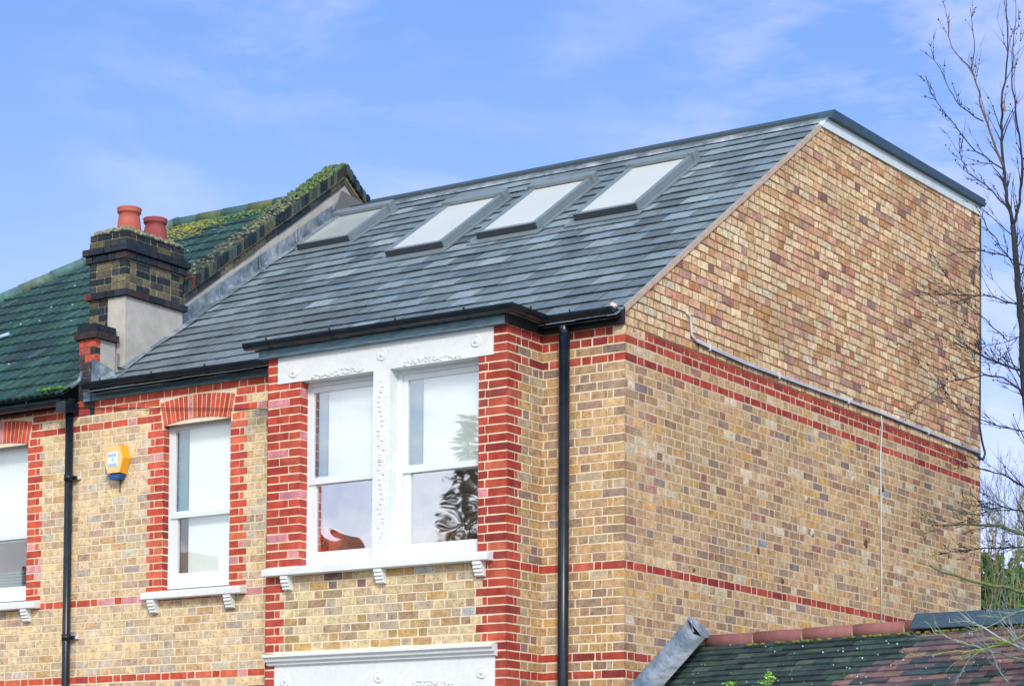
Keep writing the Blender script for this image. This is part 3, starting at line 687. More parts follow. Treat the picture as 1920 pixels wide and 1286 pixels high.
def bracket(parent, xc, yw, zt):
    mb = MB(); w = .042
    prof = [(yw, zt), (yw-.085, zt), (yw-.085, zt-.03), (yw-.072, zt-.035), (yw-.078, zt-.06), (yw-.06, zt-.067), (yw-.064, zt-.09), (yw-.046, zt-.097), (yw-.05, zt-.118), (yw-.03, zt-.125), (yw, zt-.128)]
    mb.prism(prof, 'x', xc-w, xc+w); return mb.build('sill_bracket', M['white'], parent, bevel=.003, fix=True)
for x in (-3.09, -2.065, -1.045): bracket(house, x, BY-.004, -1.696)
for x in (-5.16, -4.21): bracket(house, x, -.004, -1.746)
for x in (-7.83, -6.86): bracket(nb, x, -.004, -1.746)
mb = MB()
mb.prism([(BY+.1, -2.375), (BY-.10, -2.385), (BY-.10, -2.41), (BY-.075, -2.425), (BY-.07, -2.445), (BY-.04, -2.455), (BY-.04, -2.475), (BY-.012, -2.485), (BY+.1, -2.49)], 'x', -3.31, -.885)
mb.box(-3.24, -.905, BY-.012, BY+.1, -2.98, -2.47)
for x in (-3.12, -2.09, -1.03): rosette(mb, x, BY-.012, -2.615, .055)
leafwork(mb, -1.9, -1.3, BY-.012, -2.72, 16, .06); leafwork(mb, -2.9, -2.3, BY-.012, -2.74, 16, .06)
mb.build('bay_cornice', M['white'], house, fix=True)
# ================================================================= party wall, chimney, neighbour's roof
XP0, XP1 = -6.24, -6.0
def cop(y): return 1.655+.716*(y-1.2) if y < 3.93 else 3.61-.66*(y-3.93)
mb = MB()
ys = [.9+.12*k for k in range(26)]+[3.93]+[3.93+.1*k for k in range(1, 30)]
def rtop(y): return cop(y)-.235
poly = [(.3, -.2)]+[(y, rtop(y)) for y in ys]+[(6.9, -.2)]
mb.prism([(.3, .2), (.3, 1.0)]+[(y, rtop(y)) for y in ys]+[(6.9, .2)], 'x', XP0, XP1)
mb.build('party_wall', M['render'], nb)
W = Wall((XP1, 0, 0), (0, 1, 0), (1, 0, 0))
def slope_course(mbb, y0, y1, off0, off1, ln, pal, x0, x1, m=0, gap=.008, jit=.004):
    y = y0
    while y < y1:
        dyy = ln/math.hypot(1, .71); yn = y+dyy
        if y < 3.93 < yn: yn = 3.93
        e = gap/1.25
        j = rnd.uniform(-jit, jit); xj = rnd.uniform(-jit, jit); c = pick(pal)
        pl = [(y, cop(y)-off1+j), (yn-e, cop(yn-e)-off1+j), (yn-e, cop(yn-e)-off0+j), (y, cop(y)-off0+j)]
        mbb.prism(pl, 'x', x0+xj, x1+xj, c, m); y = yn
mb = MB()
slope_course(mb, 1.1, 5.9, .155, .232, .225, SOOTY, XP0-.015, XP1+.012)
slope_course(mb, 1.1, 5.9, .0, .118, .078, SOOTD+[((88, 96, 80), 5), ((70, 84, 84), 5)], XP0-.05, XP1+.045, gap=.026, jit=.007)
mb.prism([(1.1, cop(1.1)-.24), (1.1, cop(1.1)-.02), (3.93, cop(3.93)-.02), (5.9, cop(5.9)-.02), (5.9, cop(5.9)-.24), (3.93, cop(3.93)-.24)], 'x', XP0, XP1-.002, (.5,)*3, 4)
mb.build('coping', SBM, nb, fix=False)
mb = MB()
for k in range(2300):
    y = rnd.uniform(1.15, 3.95); t = (y-1.15)/2.8
    g = [(128, 134, 106), (104, 114, 92), (144, 144, 108), (78, 100, 90)] if t < .72 else [(98, 124, 74), (84, 112, 70), (112, 130, 84), (70, 100, 80)]
    if rnd.random() > .12+.88*t**3: continue
    r = rnd.uniform(.007, .017)*(1+.3*t); mb.blob((rnd.uniform(XP0-.03, XP1+.03), y, cop(y)+rnd.uniform(-.004, .02)*(1 if t > .6 else .2)), (r*1.2, r*1.4, r*.9), lin(rnd.choice(g)), n=6, k=4, j=.3)
tag(mb.build('moss', M['moss'], nb), kind='stuff')
# lead flashing up the party wall
def fl(y0, y1, lift, w):
    mb = MB(); n = 12; x0 = XP1+.006+lift
    hv = .165
    for k in range(n):
        a, b = y0+(y1-y0)*k/n, y0+(y1-y0)*(k+1)/n
        zz = lambda y: .39+SL*y+.015
        j = lambda t: .006*math.sin(t*23+lift*900)
        mb.face([(x0+j(a), a, zz(a)+hv), (x0+j(a), a, zz(a)+.02), (x0+j(b), b, zz(b)+.02), (x0+j(b), b, zz(b)+hv)][::-1], sm=True)
        wa, wb = w+.02*math.sin(a*7), w+.02*math.sin(b*7)
        mb.face([(x0+j(a), a, zz(a)+.02), (x0+wa*.5, a, zz(a)+.034), (x0+wb*.5, b, zz(b)+.034), (x0+j(b), b, zz(b)+.02)][::-1], sm=True)
        mb.face([(x0+wa*.5, a, zz(a)+.034), (x0+wa, a, zz(a)+.012), (x0+wb, b, zz(b)+.012), (x0+wb*.5, b, zz(b)+.034)][::-1], sm=True)
    mb.tube([(x0+.004, y0, .39+SL*y0+.18), (x0+.008, y0, .39+SL*y0+.05), (x0+w, y0, .39+SL*y0+.02)], .009, n=6)
    return mb.build('lead_flashing', M['lead'], house)
fl(.30, 1.24, .004, .13); fl(1.18, 1.86, .010, .12); fl(1.80, 2.50, .006, .10); fl(2.44, 3.12, .010, .08); fl(3.06, 3.78, .006, .07)
mb = MB(); mb.face([(XP1+.02, 3.72, 3.0), (XP1+.02, 3.86, 3.28), (XP1+.03, 4.35, 3.16), (XP1+.04, 4.35, 2.95)]); mb.face([(XP1+.02, 3.72, 3.0), (XP1+.3, 4.0, 3.10), (XP1+.03, 4.35, 3.2), (XP1+.02, 3.86, 3.30)]); mb.build('lead_saddle', M['roofframed'], house)
mb = MB(); mb.face([(-6.0, -.06, .42), (-5.99, -.06, .67), (-5.985, .24, .60), (-5.90, .24, .50)]); mb.face([(-6.0, -.06, .42), (-5.90, .24, .50), (-5.80, .30, .60), (-5.82, -.02, .41)]); mb.build('lead_saddle', M['lead'], house)
# chimney stack
ch = None
SX0, SX1, SY0, SY1 = -6.41, -5.93, .33, 1.17
core = MB(); core.box(SX0+.005, SX1-.003, SY0+.003, SY1-.005, .3, 2.02, (.5,)*3, 4)
def box_course(mbb, x0, x1, y0, y1, z0, pal, e, m=0):
    z1 = z0+.062; x0 -= e+.004; x1 += e+.004; y0 -= e+.004; y1 += e+.004
    def run(a, b, mk):
        u = a; k = rnd.choice((0, 1)); first = True
        while u < b-.01:
            ln = .205 if k else .098
            ln = min(ln, b-u)
            if b-u-ln < .05: ln = b-u
            mk(u, u+ln-.013 if u+ln < b-.01 else b); u += ln; k = 1-k
    run(x0, x1, lambda a, b: mbb.box(a, b, y0-rnd.uniform(0, .003), y0+.06, z0, z1, pick(pal), m))
    run(x0, x1, lambda a, b: mbb.box(a, b, y1-.06, y1, z0, z1, pick(pal), m))
    run(y0+.06, y1-.06, lambda a, b: mbb.box(x1-.06, x1+rnd.uniform(0, .003), a, b-.002, z0, z1, pick(pal), m))
    run(y0+.06, y1-.06, lambda a, b: mbb.box(x0, x0+.06, a, b, z0, z1, pick(pal), m))
zc = 1.955
for k, (e, pal) in enumerate([(.0, SOOTD), (.004, SOOT), (.055, SOOTD), (.03, SOOTD), (.0, SOOTY), (.0, SOOTY), (.0, SOOTY), (.0, SOOTY), (.035, SOOTD)]):
    box_course(core, SX0, SX1, SY0, SY1, zc-.0745*k, pal, e)
for k in range(9, 20):                                 # brick edge left bare below the string course
    z = 1.955-.0745*k
    if z < .9: break
    core.box(SX0, SX0+.20-(.09 if k % 2 else 0), SY0-.004, SY0+.06, z, z+.066, pick(SOOTY)); core.box(SX0+.21-(.09 if k % 2 else 0), SX0+.24, SY0-.003, SY0+.06, z, z+.066, pick(SOOTD))
ch = core.build('chimney', SBM, nb)
mb = MB(); mb.box(SX0+.25, SX1+.004, SY0-.006, SY1, .3, 1.352); mb.box(SX0-.001, SX0+.26, SY0-.004, SY1, .3, .93); mb.build('chimney_render', M['render'], ch, bevel=.006)
mb = MB()
for k in range(420):                                  # mortar flaunching on top
    x = rnd.uniform(SX0+.0, SX1-.0); y = rnd.uniform(SY0, SY1); d = min(x-SX0, SX1-x, y-SY0, SY1-y)
    mb.blob((x, y, 2.02+min(.07, d*.5)), (.04, .04, .022), lin(rnd.choice([(150, 146, 122), (128, 130, 104), (170, 160, 136), (104, 122, 96)])), n=6, k=4, j=.3)
mb.box(SX0+.02, SX1-.02, SY0+.02, SY1-.02, 2.0, 2.045, lin((140, 136, 116)))
mb.build('mortar_cap', M['moss'], ch)
def pot(x, y, z, c, h=.25):
    mb = MB(); mb.lathe((x, y, z), [(.118, 0), (.122, .05), (.112, h*.55), (.100, h*.78), (.116, h*.80), (.122, h*.86), (.116, h*.9), (.126, h*.95), (.122, h), (.095, h), (.092, h*.8), (.09, .02), (0, .02)], n=28, c=lin(c)); return mb.build('chimney_pot', M['terra'], ch)
a = PY(238, 415, .55); pot(-6.13, .58, 2.05, (186, 100, 84), .27); pot(-6.10, .93, 2.04, (156, 76, 76), .25)
# front pier that carries the parapet foot
mb = MB(); PX0, PX1 = -6.215, -6.0
mb.box(PX0+.004, PX1-.002, .0, .27, .2, 1.0, (.5,)*3, 4)
for k in range(12):
    z = .875-.075*(k+1); 
    if z < .12: break
    if k % 2: mb.box(PX0, PX1-.075, -.008, .06, z, z+.066, pick(PIER), 1); mb.box(PX1-.066, PX1, -.008, .1, z, z+.066, pick(SOOTD if k > 0 else PIER), 0)
    else: mb.box(PX0, PX0+.07, -.008, .06, z, z+.066, pick(PIER), 1); mb.box(PX0+.078, PX1, -.008, .1, z, z+.066, pick(PIER), 1)
mb.box(PX0-.04, PX1+.045, -.045, .28, .875, .94, pick(SOOTD)); mb.box(PX0-.02, PX1+.01, -.02, .27, .95, 1.02, pick(SOOTD)); mb.box(PX0-.0, PX1-.0, .0, .27, .94, .95, lin((150, 146, 130)), 4)
mb.build('parapet_pier', SBM, nb)
mb = MB(); mb.box(PX1-.01, PX1+.004, .062, .268, .35, .872); mb.build('pier_render', M['render'], nb)
# neighbour's tiled roof: main slope, hip on the left
mb = MB(); NY0, NZ0, NX1 = -.19, .30-.005, -6.245
ln = LS; dy, dz = 1/ln, SL/ln
RY, RX = 4.42, -9.0
def nz(y): return NZ0+.03+SL*(y-NY0)
gauge = .30; smax = (RY-NY0)*ln; nco = int(smax/gauge)+1
pitch = .098
TP = [((30, 68, 72), 5), ((40, 78, 78), 4), ((24, 56, 62), 4), ((44, 84, 70), 2), ((60, 92, 92), 1)]
for c in range(nco):
    s0, s1 = c*gauge, min((c+1)*gauge+.02, smax+.0)
    ya, yb = NY0+s0*dy, NY0+s1*dy
    xl = RX-(RY-ya)*.80
    x = NX1; k = 0
    while x > xl-.3:
        xn = x-pitch; cc = pick(TP, .12)
        hp = [(0, 0), (.25, .009), (.5, .013), (.75, .009), (1, 0)]
        for q in range(4):
            xa, xb = x-pitch*hp[q][0], x-pitch*hp[q+1][0]; ha, hb = hp[q][1], hp[q+1][1]
            if xb < xl: 
                break
            def T(xx, s, h): return (xx, NY0+s*dy-h*dz, NZ0+.03+s*dz+h*dy)
            mb.face([T(xa, s0, ha+.024), T(xb, s0, hb+.024), T(xb, s1, hb+.002), T(xa, s1, ha+.002)][::-1], cc, sm=True)
            mb.face([T(xa, s0, ha+.024), T(xb, s0, hb+.024), T(xb, s0, hb), T(xa, s0, ha)], cc)
        x = xn; k += 1
mb.face([(NX1, NY0, nz(NY0)-.01), (NX1, RY, nz(RY)-.01), (RX, RY, nz(RY)-.01), (RX-(RY-NY0)*.8, NY0, nz(NY0)-.01)], lin((26, 50, 52)))
mb.face([(RX, RY, nz(RY)-.01), (NX1, RY, nz(RY)-.01), (NX1, 8.9, .3), (RX-3.6, 8.9, .3)], lin((36, 66, 64)))
mb.face([(RX, RY, nz(RY)-.01), (RX-3.6, 8.9, .3), (RX-(RY-NY0)*.8, NY0, nz(NY0)-.01)], lin((36, 66, 64)))
nroof = mb.build('roof', M['greentile'], nb)
mb = MB()
hx0 = RX-(RY-NY0)*.8
for k in range(16):
    t0, t1 = k/16, (k+1)/16+.01
    A = Vector((hx0, NY0, nz(NY0)+.03)).lerp(Vector((RX, RY, nz(RY)+.03)), t0); B = Vector((hx0, NY0, nz(NY0)+.03)).lerp(Vector((RX, RY, nz(RY)+.03)), t1)
    mb.tube([A, B], [.085, .075], n=12, c=pick([((84, 120, 120), 3), ((104, 126, 112), 2), ((120, 120, 96), 1)]))
for k in range(7):
    xa = RX+k*.4; mb.tube([(xa, RY, nz(RY)+.02), (xa+.41, RY, nz(RY)+.02)], [.085, .078], n=12, c=pick([((60, 100, 100), 3), ((90, 104, 70), 2)]))
mb.build('ridge_tiles', M['greentile'], nb)
mb = MB()
for k in range(900):
    x = rnd.gauss(-8.55, .28); y = 4.38-abs(rnd.gauss(0, .28))
    if x > -6.5: continue
    r = rnd.uniform(.008, .026); mb.blob((x, y, nz(y)+.022), (r, r*1.2, r*.4), lin(rnd.choice([(186, 168, 74), (150, 156, 70), (168, 168, 84), (110, 134, 76), (140, 140, 100)])), n=6, k=4, j=.3)
for k in range(500):
    x = rnd.uniform(-8.6, -6.5); y = 4.4-abs(rnd.gauss(0, .12)); r = rnd.uniform(.01, .024); mb.blob((x, y, nz(y)+.028), (r, r, r*.6), lin(rnd.choice([(90, 130, 76), (70, 112, 72), (120, 140, 90)])), n=6, k=4, j=.3)
for k in range(70):
    x = rnd.uniform(-6.6, -6.27); mb.blob((x, rnd.uniform(-.2, -.1), nz(-.15)+.03), (.03, .03, .02), lin(rnd.choice([(90, 140, 60), (70, 110, 60)])), n=6, k=4, j=.3)
for k in range(40):
    y = rnd.uniform(.2, 3.8); x = rnd.uniform(-9.5, -6.4); mb.blob((x, y, nz(y)+.05), (.014, .014, .008), lin((200, 214, 210)), n=6, k=4)
tag(mb.build('lichen', M['moss'], nb), kind='stuff')
mb = MB(); a = Vector(PY(0, 632, .0)); 
def onr(px, py):
    v = ray(px, py); n_ = np.array([0, -SL, 1.]); d_ = NZ0+.09-SL*NY0; t = (d_-n_@CPOS)/(n_@v); return CPOS+t*v
a, b = onr(-6, 634), onr(18, 626); mb.tube([a, b], .022, n=8, c=lin((170, 205, 225))); mb.build('roof_clip', M['cable'], nb)
mb = MB(); p1, p2, p3 = PY(133, 726, -.18), PY(149, 714, -.15), PY(153, 698, -.1); mb.tube([p1, p2, p3], [.018, .022, .014], n=8, c=lin((205, 222, 230))); mb.build('lead_flashing', M['lead'], nb)
mb = MB(); mb.box(-6.33, -6.20, -.2, -.02, .14, .25); mb.build('gutter_outlet', M['gutter'], nb)
mb = MB(); mb.box(-11.5, -6.26, -.06, -.005, .215, .30); mb.build('fascia', M['blackwood'], nb)
# ================================================================= alarm box
ab = empty('alarm_box', 'yellow hexagonal burglar alarm box with blue base on the pale brick wall', 'alarm box')
cx, cz, yb = -5.64, -.372, -.012
hexa = [(-.133, .012), (-.083, .145), (.083, .145), (.133, .012), (.085, -.135), (-.085, -.135)]
mb = MB(); F_ = [(cx+a*.93, -.105, cz+b*.93) for a, b in hexa]; B_ = [(cx+a, yb, cz+b) for a, b in hexa]
mb.face(F_[::-1], lin((252, 206, 140)))
for i in range(6): mb.face([F_[i], F_[(i+1) % 6], B_[(i+1) % 6], B_[i]], lin((240, 176, 40)))
mb.build('cover', M['plastic'], ab, bevel=.006, fix=False)
mb = MB(); pp = [(-.085, -.137), (.085, -.137), (.058, -.185), (-.058, -.185)]
mb.prism([(cx+a, cz+b) for a, b in pp], 'y', -.095, yb, lin((30, 80, 150))); mb.build('strobe_lens', M['plastic'], ab, bevel=.005, fix=True)
mb = MB(); mb.box(cx-.075, cx+.055, -.1075, -.1055, cz-.065, cz+.075, lin((225, 242, 250)))
for zz in (.042, -.052):
    xx = -.066
    for k in range(7):
        ww = rnd.uniform(.009, .014); mb.box(cx+xx, cx+xx+ww*.35, -.1085, -.107, cz+zz-.011, cz+zz+.016, lin((60, 130, 215))); mb.box(cx+xx, cx+xx+ww, -.1087, -.1072, cz+zz+(.008 if k % 2 else -.009), cz+zz+(.016 if k % 2 else -.001), lin((60, 130, 215))); xx += ww+.004
mb.box(cx-.012, cx-.003, -.1085, -.107, cz-.004, cz+.014, lin((50, 80, 120)))
mb.build('sticker', M['plastic'], ab)
mb = MB(); mb.tube([(cx-.0, -.01, cz-.18), (cx, -.012, cz-.30)], .007, c=lin((120, 118, 100))); mb.build('cable_tail', M['cable'], ab)
# ================================================================= cables
pts = [PX(x, y, .02) for x, y in [(1288, 586), (1294, 592), (1296, 612), (1297, 628), (1306, 640), (1330, 652), (1400, 683), (1460, 705), (1520, 727), (1590, 752), (1652, 775), (1740, 810), (1800, 835), (1838, 850)]]
mb = MB(); mb.tube(pts, .0095, n=8, c=lin((214, 224, 234))); mb.tube([p+np.array([.005, 0, .016]) for p in pts[4:]], .005, n=6, c=lin((226, 232, 238))); mb.tube([p+np.array([.004, 0, -.014]) for p in pts[4:]], .005, n=6, c=lin((60, 66, 74)))
o = mb.build('cable', M['cable'], None); tag(o, 'white cables running along the gable wall above the red brick band', 'cable')
for i in (5, 7, 9, 11):
    q = MB(); p = pts[i]; q.box(p[0]-.012, p[0]+.016, p[1]-.006, p[1]+.006, p[2]-.026, p[2]+.03, lin((220, 224, 228))); q.build('clip', M['cable'], o)
pts = [PX(x, y, .016) for x, y in [(1652, 775), (1654, 800), (1651, 850), (1652, 950), (1653, 1080), (1653, 1180)]]
mb = MB(); mb.tube(pts, .0075, n=8, c=lin((196, 212, 218))); o = mb.build('cable', M['cable'], None); tag(o, 'thin pale cable dropping straight down the old brick side wall', 'cable')
pts = [PX(x, y, .01) for x, y in [(1838, 410), (1838, 620), (1837, 800), (1841, 826), (1847, 850), (1843, 862), (1825, 848), (1810, 838)]]
mb = MB(); mb.tube(pts, .013, n=8, c=lin((46, 62, 78))); o = mb.build('cable', M['cable'], None); tag(o, 'dark cable down the far rear corner of the gable wall', 'cable')
pts = [PY(x, y, -.02) for x, y in [(60, 763), (249, 765), (380, 765.5), (500, 766.5)]]
mb = MB(); mb.tube(pts, .0035, n=5, c=lin((70, 40, 44))); o = mb.build('cable', M['cable'], None); tag(o, 'thin dark wire stretched level across the brick arch over the single window', 'cable')
pts = [PY(x, y, -.03) for x, y in [(505, 783), (501, 789), (500, 797), (505, 803)]]
mb = MB(); mb.tube(pts, .005, n=5, c=lin((60, 60, 60))); o = mb.build('cable', M['cable'], None); tag(o, 'short curled black wire at the left edge of the bay brickwork', 'cable')
# ================================================================= side building with tiled roof (bottom right)
sb = empty('side_building', 'low building beside the gable wall with mossy plain-tiled roof and red ridge', 'outbuilding')
RYY, RZ, SS = 1.28, -2.30, .62
def rz(x): return RZ+.022*x
mb = MB(); ln2 = math.hypot(1, SS); d2y, d2z = 1/ln2, SS/ln2
GT = [((44, 66, 68), 5), ((54, 74, 74), 4), ((36, 52, 60), 4), ((70, 86, 82), 2), ((50, 74, 64), 1.2)]
BT = [((126, 100, 102), 5), ((112, 90, 96), 4), ((136, 110, 108), 2.5), ((90, 82, 92), 3.4), ((56, 74, 84), 3.4)]
for side in (-1, 1):
    nr = 24
    for c in range(nr):
        s0 = .05+c*.1; off = (c % 2)*.08
        x = .03-off
        while x < 6.2:
            a, b = max(x, .03)+.0015, x+.158; x += .16
            xb_ = 1.62+.028*(c-6)*(-1)*1.6+.0
            brown = (a > 2.08-.062*c+rnd.uniform(-.05, .05)) and rnd.random() < (.92 if side < 0 else .5)
            cc = pick(BT if brown else GT, .1)
            if brown and a > 3.0: cc = tuple(v*.9 for v in cc)
            def T(xx, s, h): return (xx, RYY+side*(s*d2y+h*d2z*1.0), rz(xx)-s*d2z+h*d2y)
            jj = rnd.uniform(-.004, .006); s1 = s0+.1+jj; l = .026+rnd.uniform(-.005, .006)
            q = [T(a, s1, l), T(b, s1, l), T(b, s0-.02, .008), T(a, s0-.02, .008)]
            mb.face(q if side < 0 else q[::-1], cc)
            mb.face([T(a, s1, l), T(a, s1, l-.018), T(b, s1, l-.018), T(b, s1, l)], cc)
            mb.face([T(b, s1, l), T(b, s1, l-.014), T(b, s0-.02, -.004), T(b, s0-.02, .008)], cc)
    mb.face([(0.02, RYY, rz(0)-.0), (6.2, RYY, rz(6.2)), (6.2, RYY+side*2.2, rz(6.2)-2.2*SS), (.02, RYY+side*2.2, rz(0)-2.2*SS)], lin((30, 44, 46)))
mb.build('roof', M['greentile'], sb)
mb = MB()
x = .10
while x < 2.02:
    w_ = .46; mb.tube([(x, RYY, rz(x)+.012), (x+w_*.5, RYY, rz(x)+.016), (x+w_-.01, RYY, rz(x+w_)+.006)], [.070, .070, .070], n=18, c=pick([((146, 96, 94), 3), ((134, 88, 88), 2), ((152, 106, 98), 1)], .03)); mb.tube([(x+w_-.012, RYY, rz(x)+.008), (x+w_+.004, RYY, rz(x)+.008)], .0725, n=14, c=lin((170, 150, 110))); x += w_
mb.build('ridge_tiles', M['terra'], sb)
mb = MB(); mb.prism([(RYY-.16, rz(4)-.055), (RYY-.15, rz(4)-.03), (RYY-.05, rz(4)+.085), (RYY+.05, rz(4)+.085), (RYY+.16, rz(4)-.05)], 'x', 2.02, 6.2); mb.build('ridge_cover', mat('blue_grey_ridge', lin((52, 78, 94)), rough=.7, var=.2, bump=.3), sb, bevel=.02, fix=True)
mb = MB()
for k in range(90):
    x = rnd.uniform(.15, 3); s = rnd.uniform(.1, 1.1); mb.blob((x, RYY-s*d2y, rz(x)-s*d2z+.026), rnd.uniform(.003, .009), lin(rnd.choice([(190, 214, 206), (150, 190, 170)])), n=6, k=4)
for k in range(60):
    x = rnd.uniform(.5, 3.2); mb.blob((x, RYY-.12, rz(x)-.04), (.03, .02, .014), lin(rnd.choice([(120, 124, 60), (90, 110, 60)])), n=6, k=4)
tag(mb.build('lichen', M['moss'], sb), kind='stuff')
# lead flashing against the gable
mb = MB(); n = 20
fy0, fy1 = -1.2, 1.10
def fz(y): return -2.085+.62*(y-1.09)+.0
for k in range(n):
    a, b = fy0+(fy1-fy0)*k/n, fy0+(fy1-fy0)*(k+1)/n
    j = lambda t: .012*math.sin(t*9)+.006*math.sin(t*31)
    prof = lambda y: [(.012, fz(y)+.0), (.02+j(y)*.4, fz(y)-.08), (.05+j(y), fz(y)-.135), (.12+j(y+1), fz(y)-.165), (.17, fz(y)-.17)]
    A, B = prof(a), prof(b)
    for q in range(4): mb.face([(A[q][0], a, A[q][1]), (A[q+1][0], a, A[q+1][1]), (B[q+1][0], b, B[q+1][1]), (B[q][0], b, B[q][1])], sm=True)
mb.face([(.014, 1.05, fz(1.05)+.02), (.02, 1.10, -2.055), (.03, 1.50, -2.235), (.12, 1.42, -2.24), (.14, 1.10, -2.25)][::-1]); mb.tube([(.02, 1.09, -2.05), (.035, 1.095, -2.14), (.05, 1.10, -2.2)], .008, n=6)
mb.build('lead_flashing', M['lead'], sb, fix=True)
mb = MB(); mb.box(.03, 6.1, -.75, 3.3, GROUND, rz(0)-2.03*SS+.0, lin((180, 140, 104)))
mb.prism([(-.75, rz(0)-2.05*SS), (3.3, rz(0)-2.05*SS), (RYY, rz(6)-.12)], 'x', 5.9, 6.1, lin((180, 140, 104))); mb.build('wall', M['brick'], sb)
# weeds on that roof
def weed(px, py, h, n, label):
    v = ray(px, py); n_ = np.array([0, -SS, 1.]); d_ = RZ+.05-SS*RYY; t = (d_-n_@CPOS)/(n_@v); p0 = Vector(CPOS+t*v)
    root = empty('weed', label, 'weed', 'weeds growing on the side building roof'); st = MB(); lf = MB()
    for k in range(n):
        e = p0+Vector((rnd.uniform(-.07, .07), rnd.uniform(-.05, .05), h*rnd.uniform(.6, 1))); mid = p0.lerp(e, .5)+Vector((rnd.uniform(-.02, .02), 0, 0)); st.tube([p0, mid, e], [.004, .003, .0015], n=5, c=lin((110, 150, 60)))
        for q in range(9):
            c = p0.lerp(e, rnd.uniform(.3, 1))+Vector((rnd.uniform(-.03, .03), rnd.uniform(-.02, .02), rnd.uniform(-.01, .02))); d = Vector((rnd.uniform(-1, 1), rnd.uniform(-1, 1), rnd.uniform(-.2, 1))).normalized()*.022; s = d.orthogonal().normalized()*.011
            lf.face([c, c+d*.5+s, c+d, c+d*.5-s], lin(rnd.choice([(130, 190, 60), (150, 200, 80), (110, 170, 50)])))
    st.build('stem', M['leaf'], root); lf.build('foliage', M['leaf'], root)
weed(1440, 1298, .18, 6, 'tallest bright green weed on the mossy tiled roof'); weed(1368, 1292, .07, 4, 'small yellow-green weed beside the tallest one'); weed(1240, 1292, .07, 5, 'low green weed nearest the lead flashing')
# ================================================================= trees
def pertree(mb, p0, d0, ln, r0, depth, c, spread=.6, gravity=.0, seg=4, twigs=3):
    p = Vector(p0); d = Vector(d0).normalized(); pts = [p.copy()]; rad = [r0]
    for k in range(seg):
        d = (d+Vector((rnd.uniform(-.16, .16), rnd.uniform(-.16, .16), rnd.uniform(-.12, .16)+gravity))).normalized(); p = p+d*ln/seg; pts.append(p.copy()); rad.append(r0*(1-.75*(k+1)/seg))
    mb.tube(pts, rad, n=4 if r0 < .006 else 5, c=c, cap=False)
    if depth > 0:
        for k in range(twigs):
            i = rnd.randrange(1, len(pts)); q = (d+Vector((rnd.uniform(-1, 1), rnd.uniform(-1, 1), rnd.uniform(-.5, .9)))*spread*1.3).normalized()
            pertree(mb, pts[i], q, ln*rnd.uniform(.35, .6), max(.0027, rad[i]*.55), depth-1, c, spread, gravity, 3, twigs)
    return pts
def limb(mb, px, Y, r0, r1, c, tw=0, tl=.35, dy=.0, td=2, tr=.5, buds=None, spread=.6):
    if Y > 3: r0 *= .58; r1 = max(.003, r1*.7); tw = int(tw*1.6)
    pts = [Vector(PY(x, y, Y+dy*i/len(px))) for i, (x, y) in enumerate(px)]
    # smooth and roughen
    fine = []
    for i in range(len(pts)-1):
        for k in range(3):
            q = pts[i].lerp(pts[i+1], k/3); 
            if k: q += Vector((rnd.uniform(-.012, .012), rnd.uniform(-.02, .02), rnd.uniform(-.012, .012)))
            fine.append(q)
    fine.append(pts[-1]); n = len(fine); rad = [r0+(r1-r0)*i/(n-1) for i in range(n)]
    mb.tube(fine, rad, n=8 if r0 > .02 else 5, c=c)
    for k in range(tw):
        i = rnd.randrange(1, n); d = (fine[i]-fine[i-1]).normalized()
        q = (d+Vector((rnd.uniform(-1, 1), rnd.uniform(-.6, .6), rnd.uniform(-.6, 1)))*spread).normalized()
        pp = pertree(mb, fine[i], q, tl*rnd.uniform(.5, 1.2), max(.003, rad[i]*tr), td, c)
        if buds is not None:
            for b in pp[1:]:
                if rnd.random() < .4: buds.append(b)
    return fine
tree = empty('bare_tree', 'tall bare winter tree at the right with dark budded branches against sky and gable', 'tree')
DK = lin((48, 52, 58)); DK2 = lin((40, 52, 60)); BR = lin((104, 84, 70)); GR = lin((96, 112, 84))
TY = 6.0; buds = []
t = MB()
limb(t, [(1950, 1340), (1945, 1100), (1935, 900), (1925, 760), (1917, 640), (1912, 560), (1905, 490), (1899, 423)], TY, .085, .042, DK, 16, .5, td=2, buds=buds, tr=.22)
t.build('trunk', M['bark'], tree)
t = MB()
st = dict(buds=buds)
limb(t, [(1899, 423), (1887, 358), (1882, 314), (1879, 249), (1878, 199), (1887, 124), (1889, 50), (1884, -20)], TY, .036, .006, DK, 12, .35, td=1, **st)
limb(t, [(1882, 314), (1862, 264), (1844, 214), (1829, 154), (1822, 129), (1785, 90), (1775, 30)], TY-.1, .024, .003, BR, 9, .3, td=1, **st)
limb(t, [(1822, 129), (1827, 80), (1819, 15)], TY-.1, .010, .002, DK, 3, .2, td=0, **st)
limb(t, [(1844, 228), (1800, 199), (1780, 169), (1752, 114)], TY-.2, .012, .002, DK, 6, .25, td=1, **st)
limb(t, [(1882, 318), (1829, 284), (1800, 249), (1765, 204), (1740, 154)], TY-.3, .014, .002, DK, 8, .25, td=1, **st)
limb(t, [(1899, 423), (1907, 395), (1914, 348), (1914, 279), (1904, 209), (1897, 149), (1899, 90), (1905, 20)], TY+.2, .030, .004, DK, 10, .35, td=1, **st)
limb(t, [(1892, 390), (1849, 348), (1814, 324), (1800, 289), (1797, 270)], TY-.3, .014, .002, DK, 8, .25, td=1, **st)
limb(t, [(1914, 528), (1889, 478), (1854, 433), (1842, 408)], TY-.2, .013, .005, DK, 5, .25, td=1, **st)
limb(t, [(1919, 498), (1879, 478), (1839, 470), (1795, 473)], TY-.5, .013, .006, DK2, 6, .25, td=1, **st)
limb(t, [(1930, 580), (1864, 557), (1834, 555), (1780, 552)], TY-.6, .015, .004, DK2, 8, .35, td=2, **st)
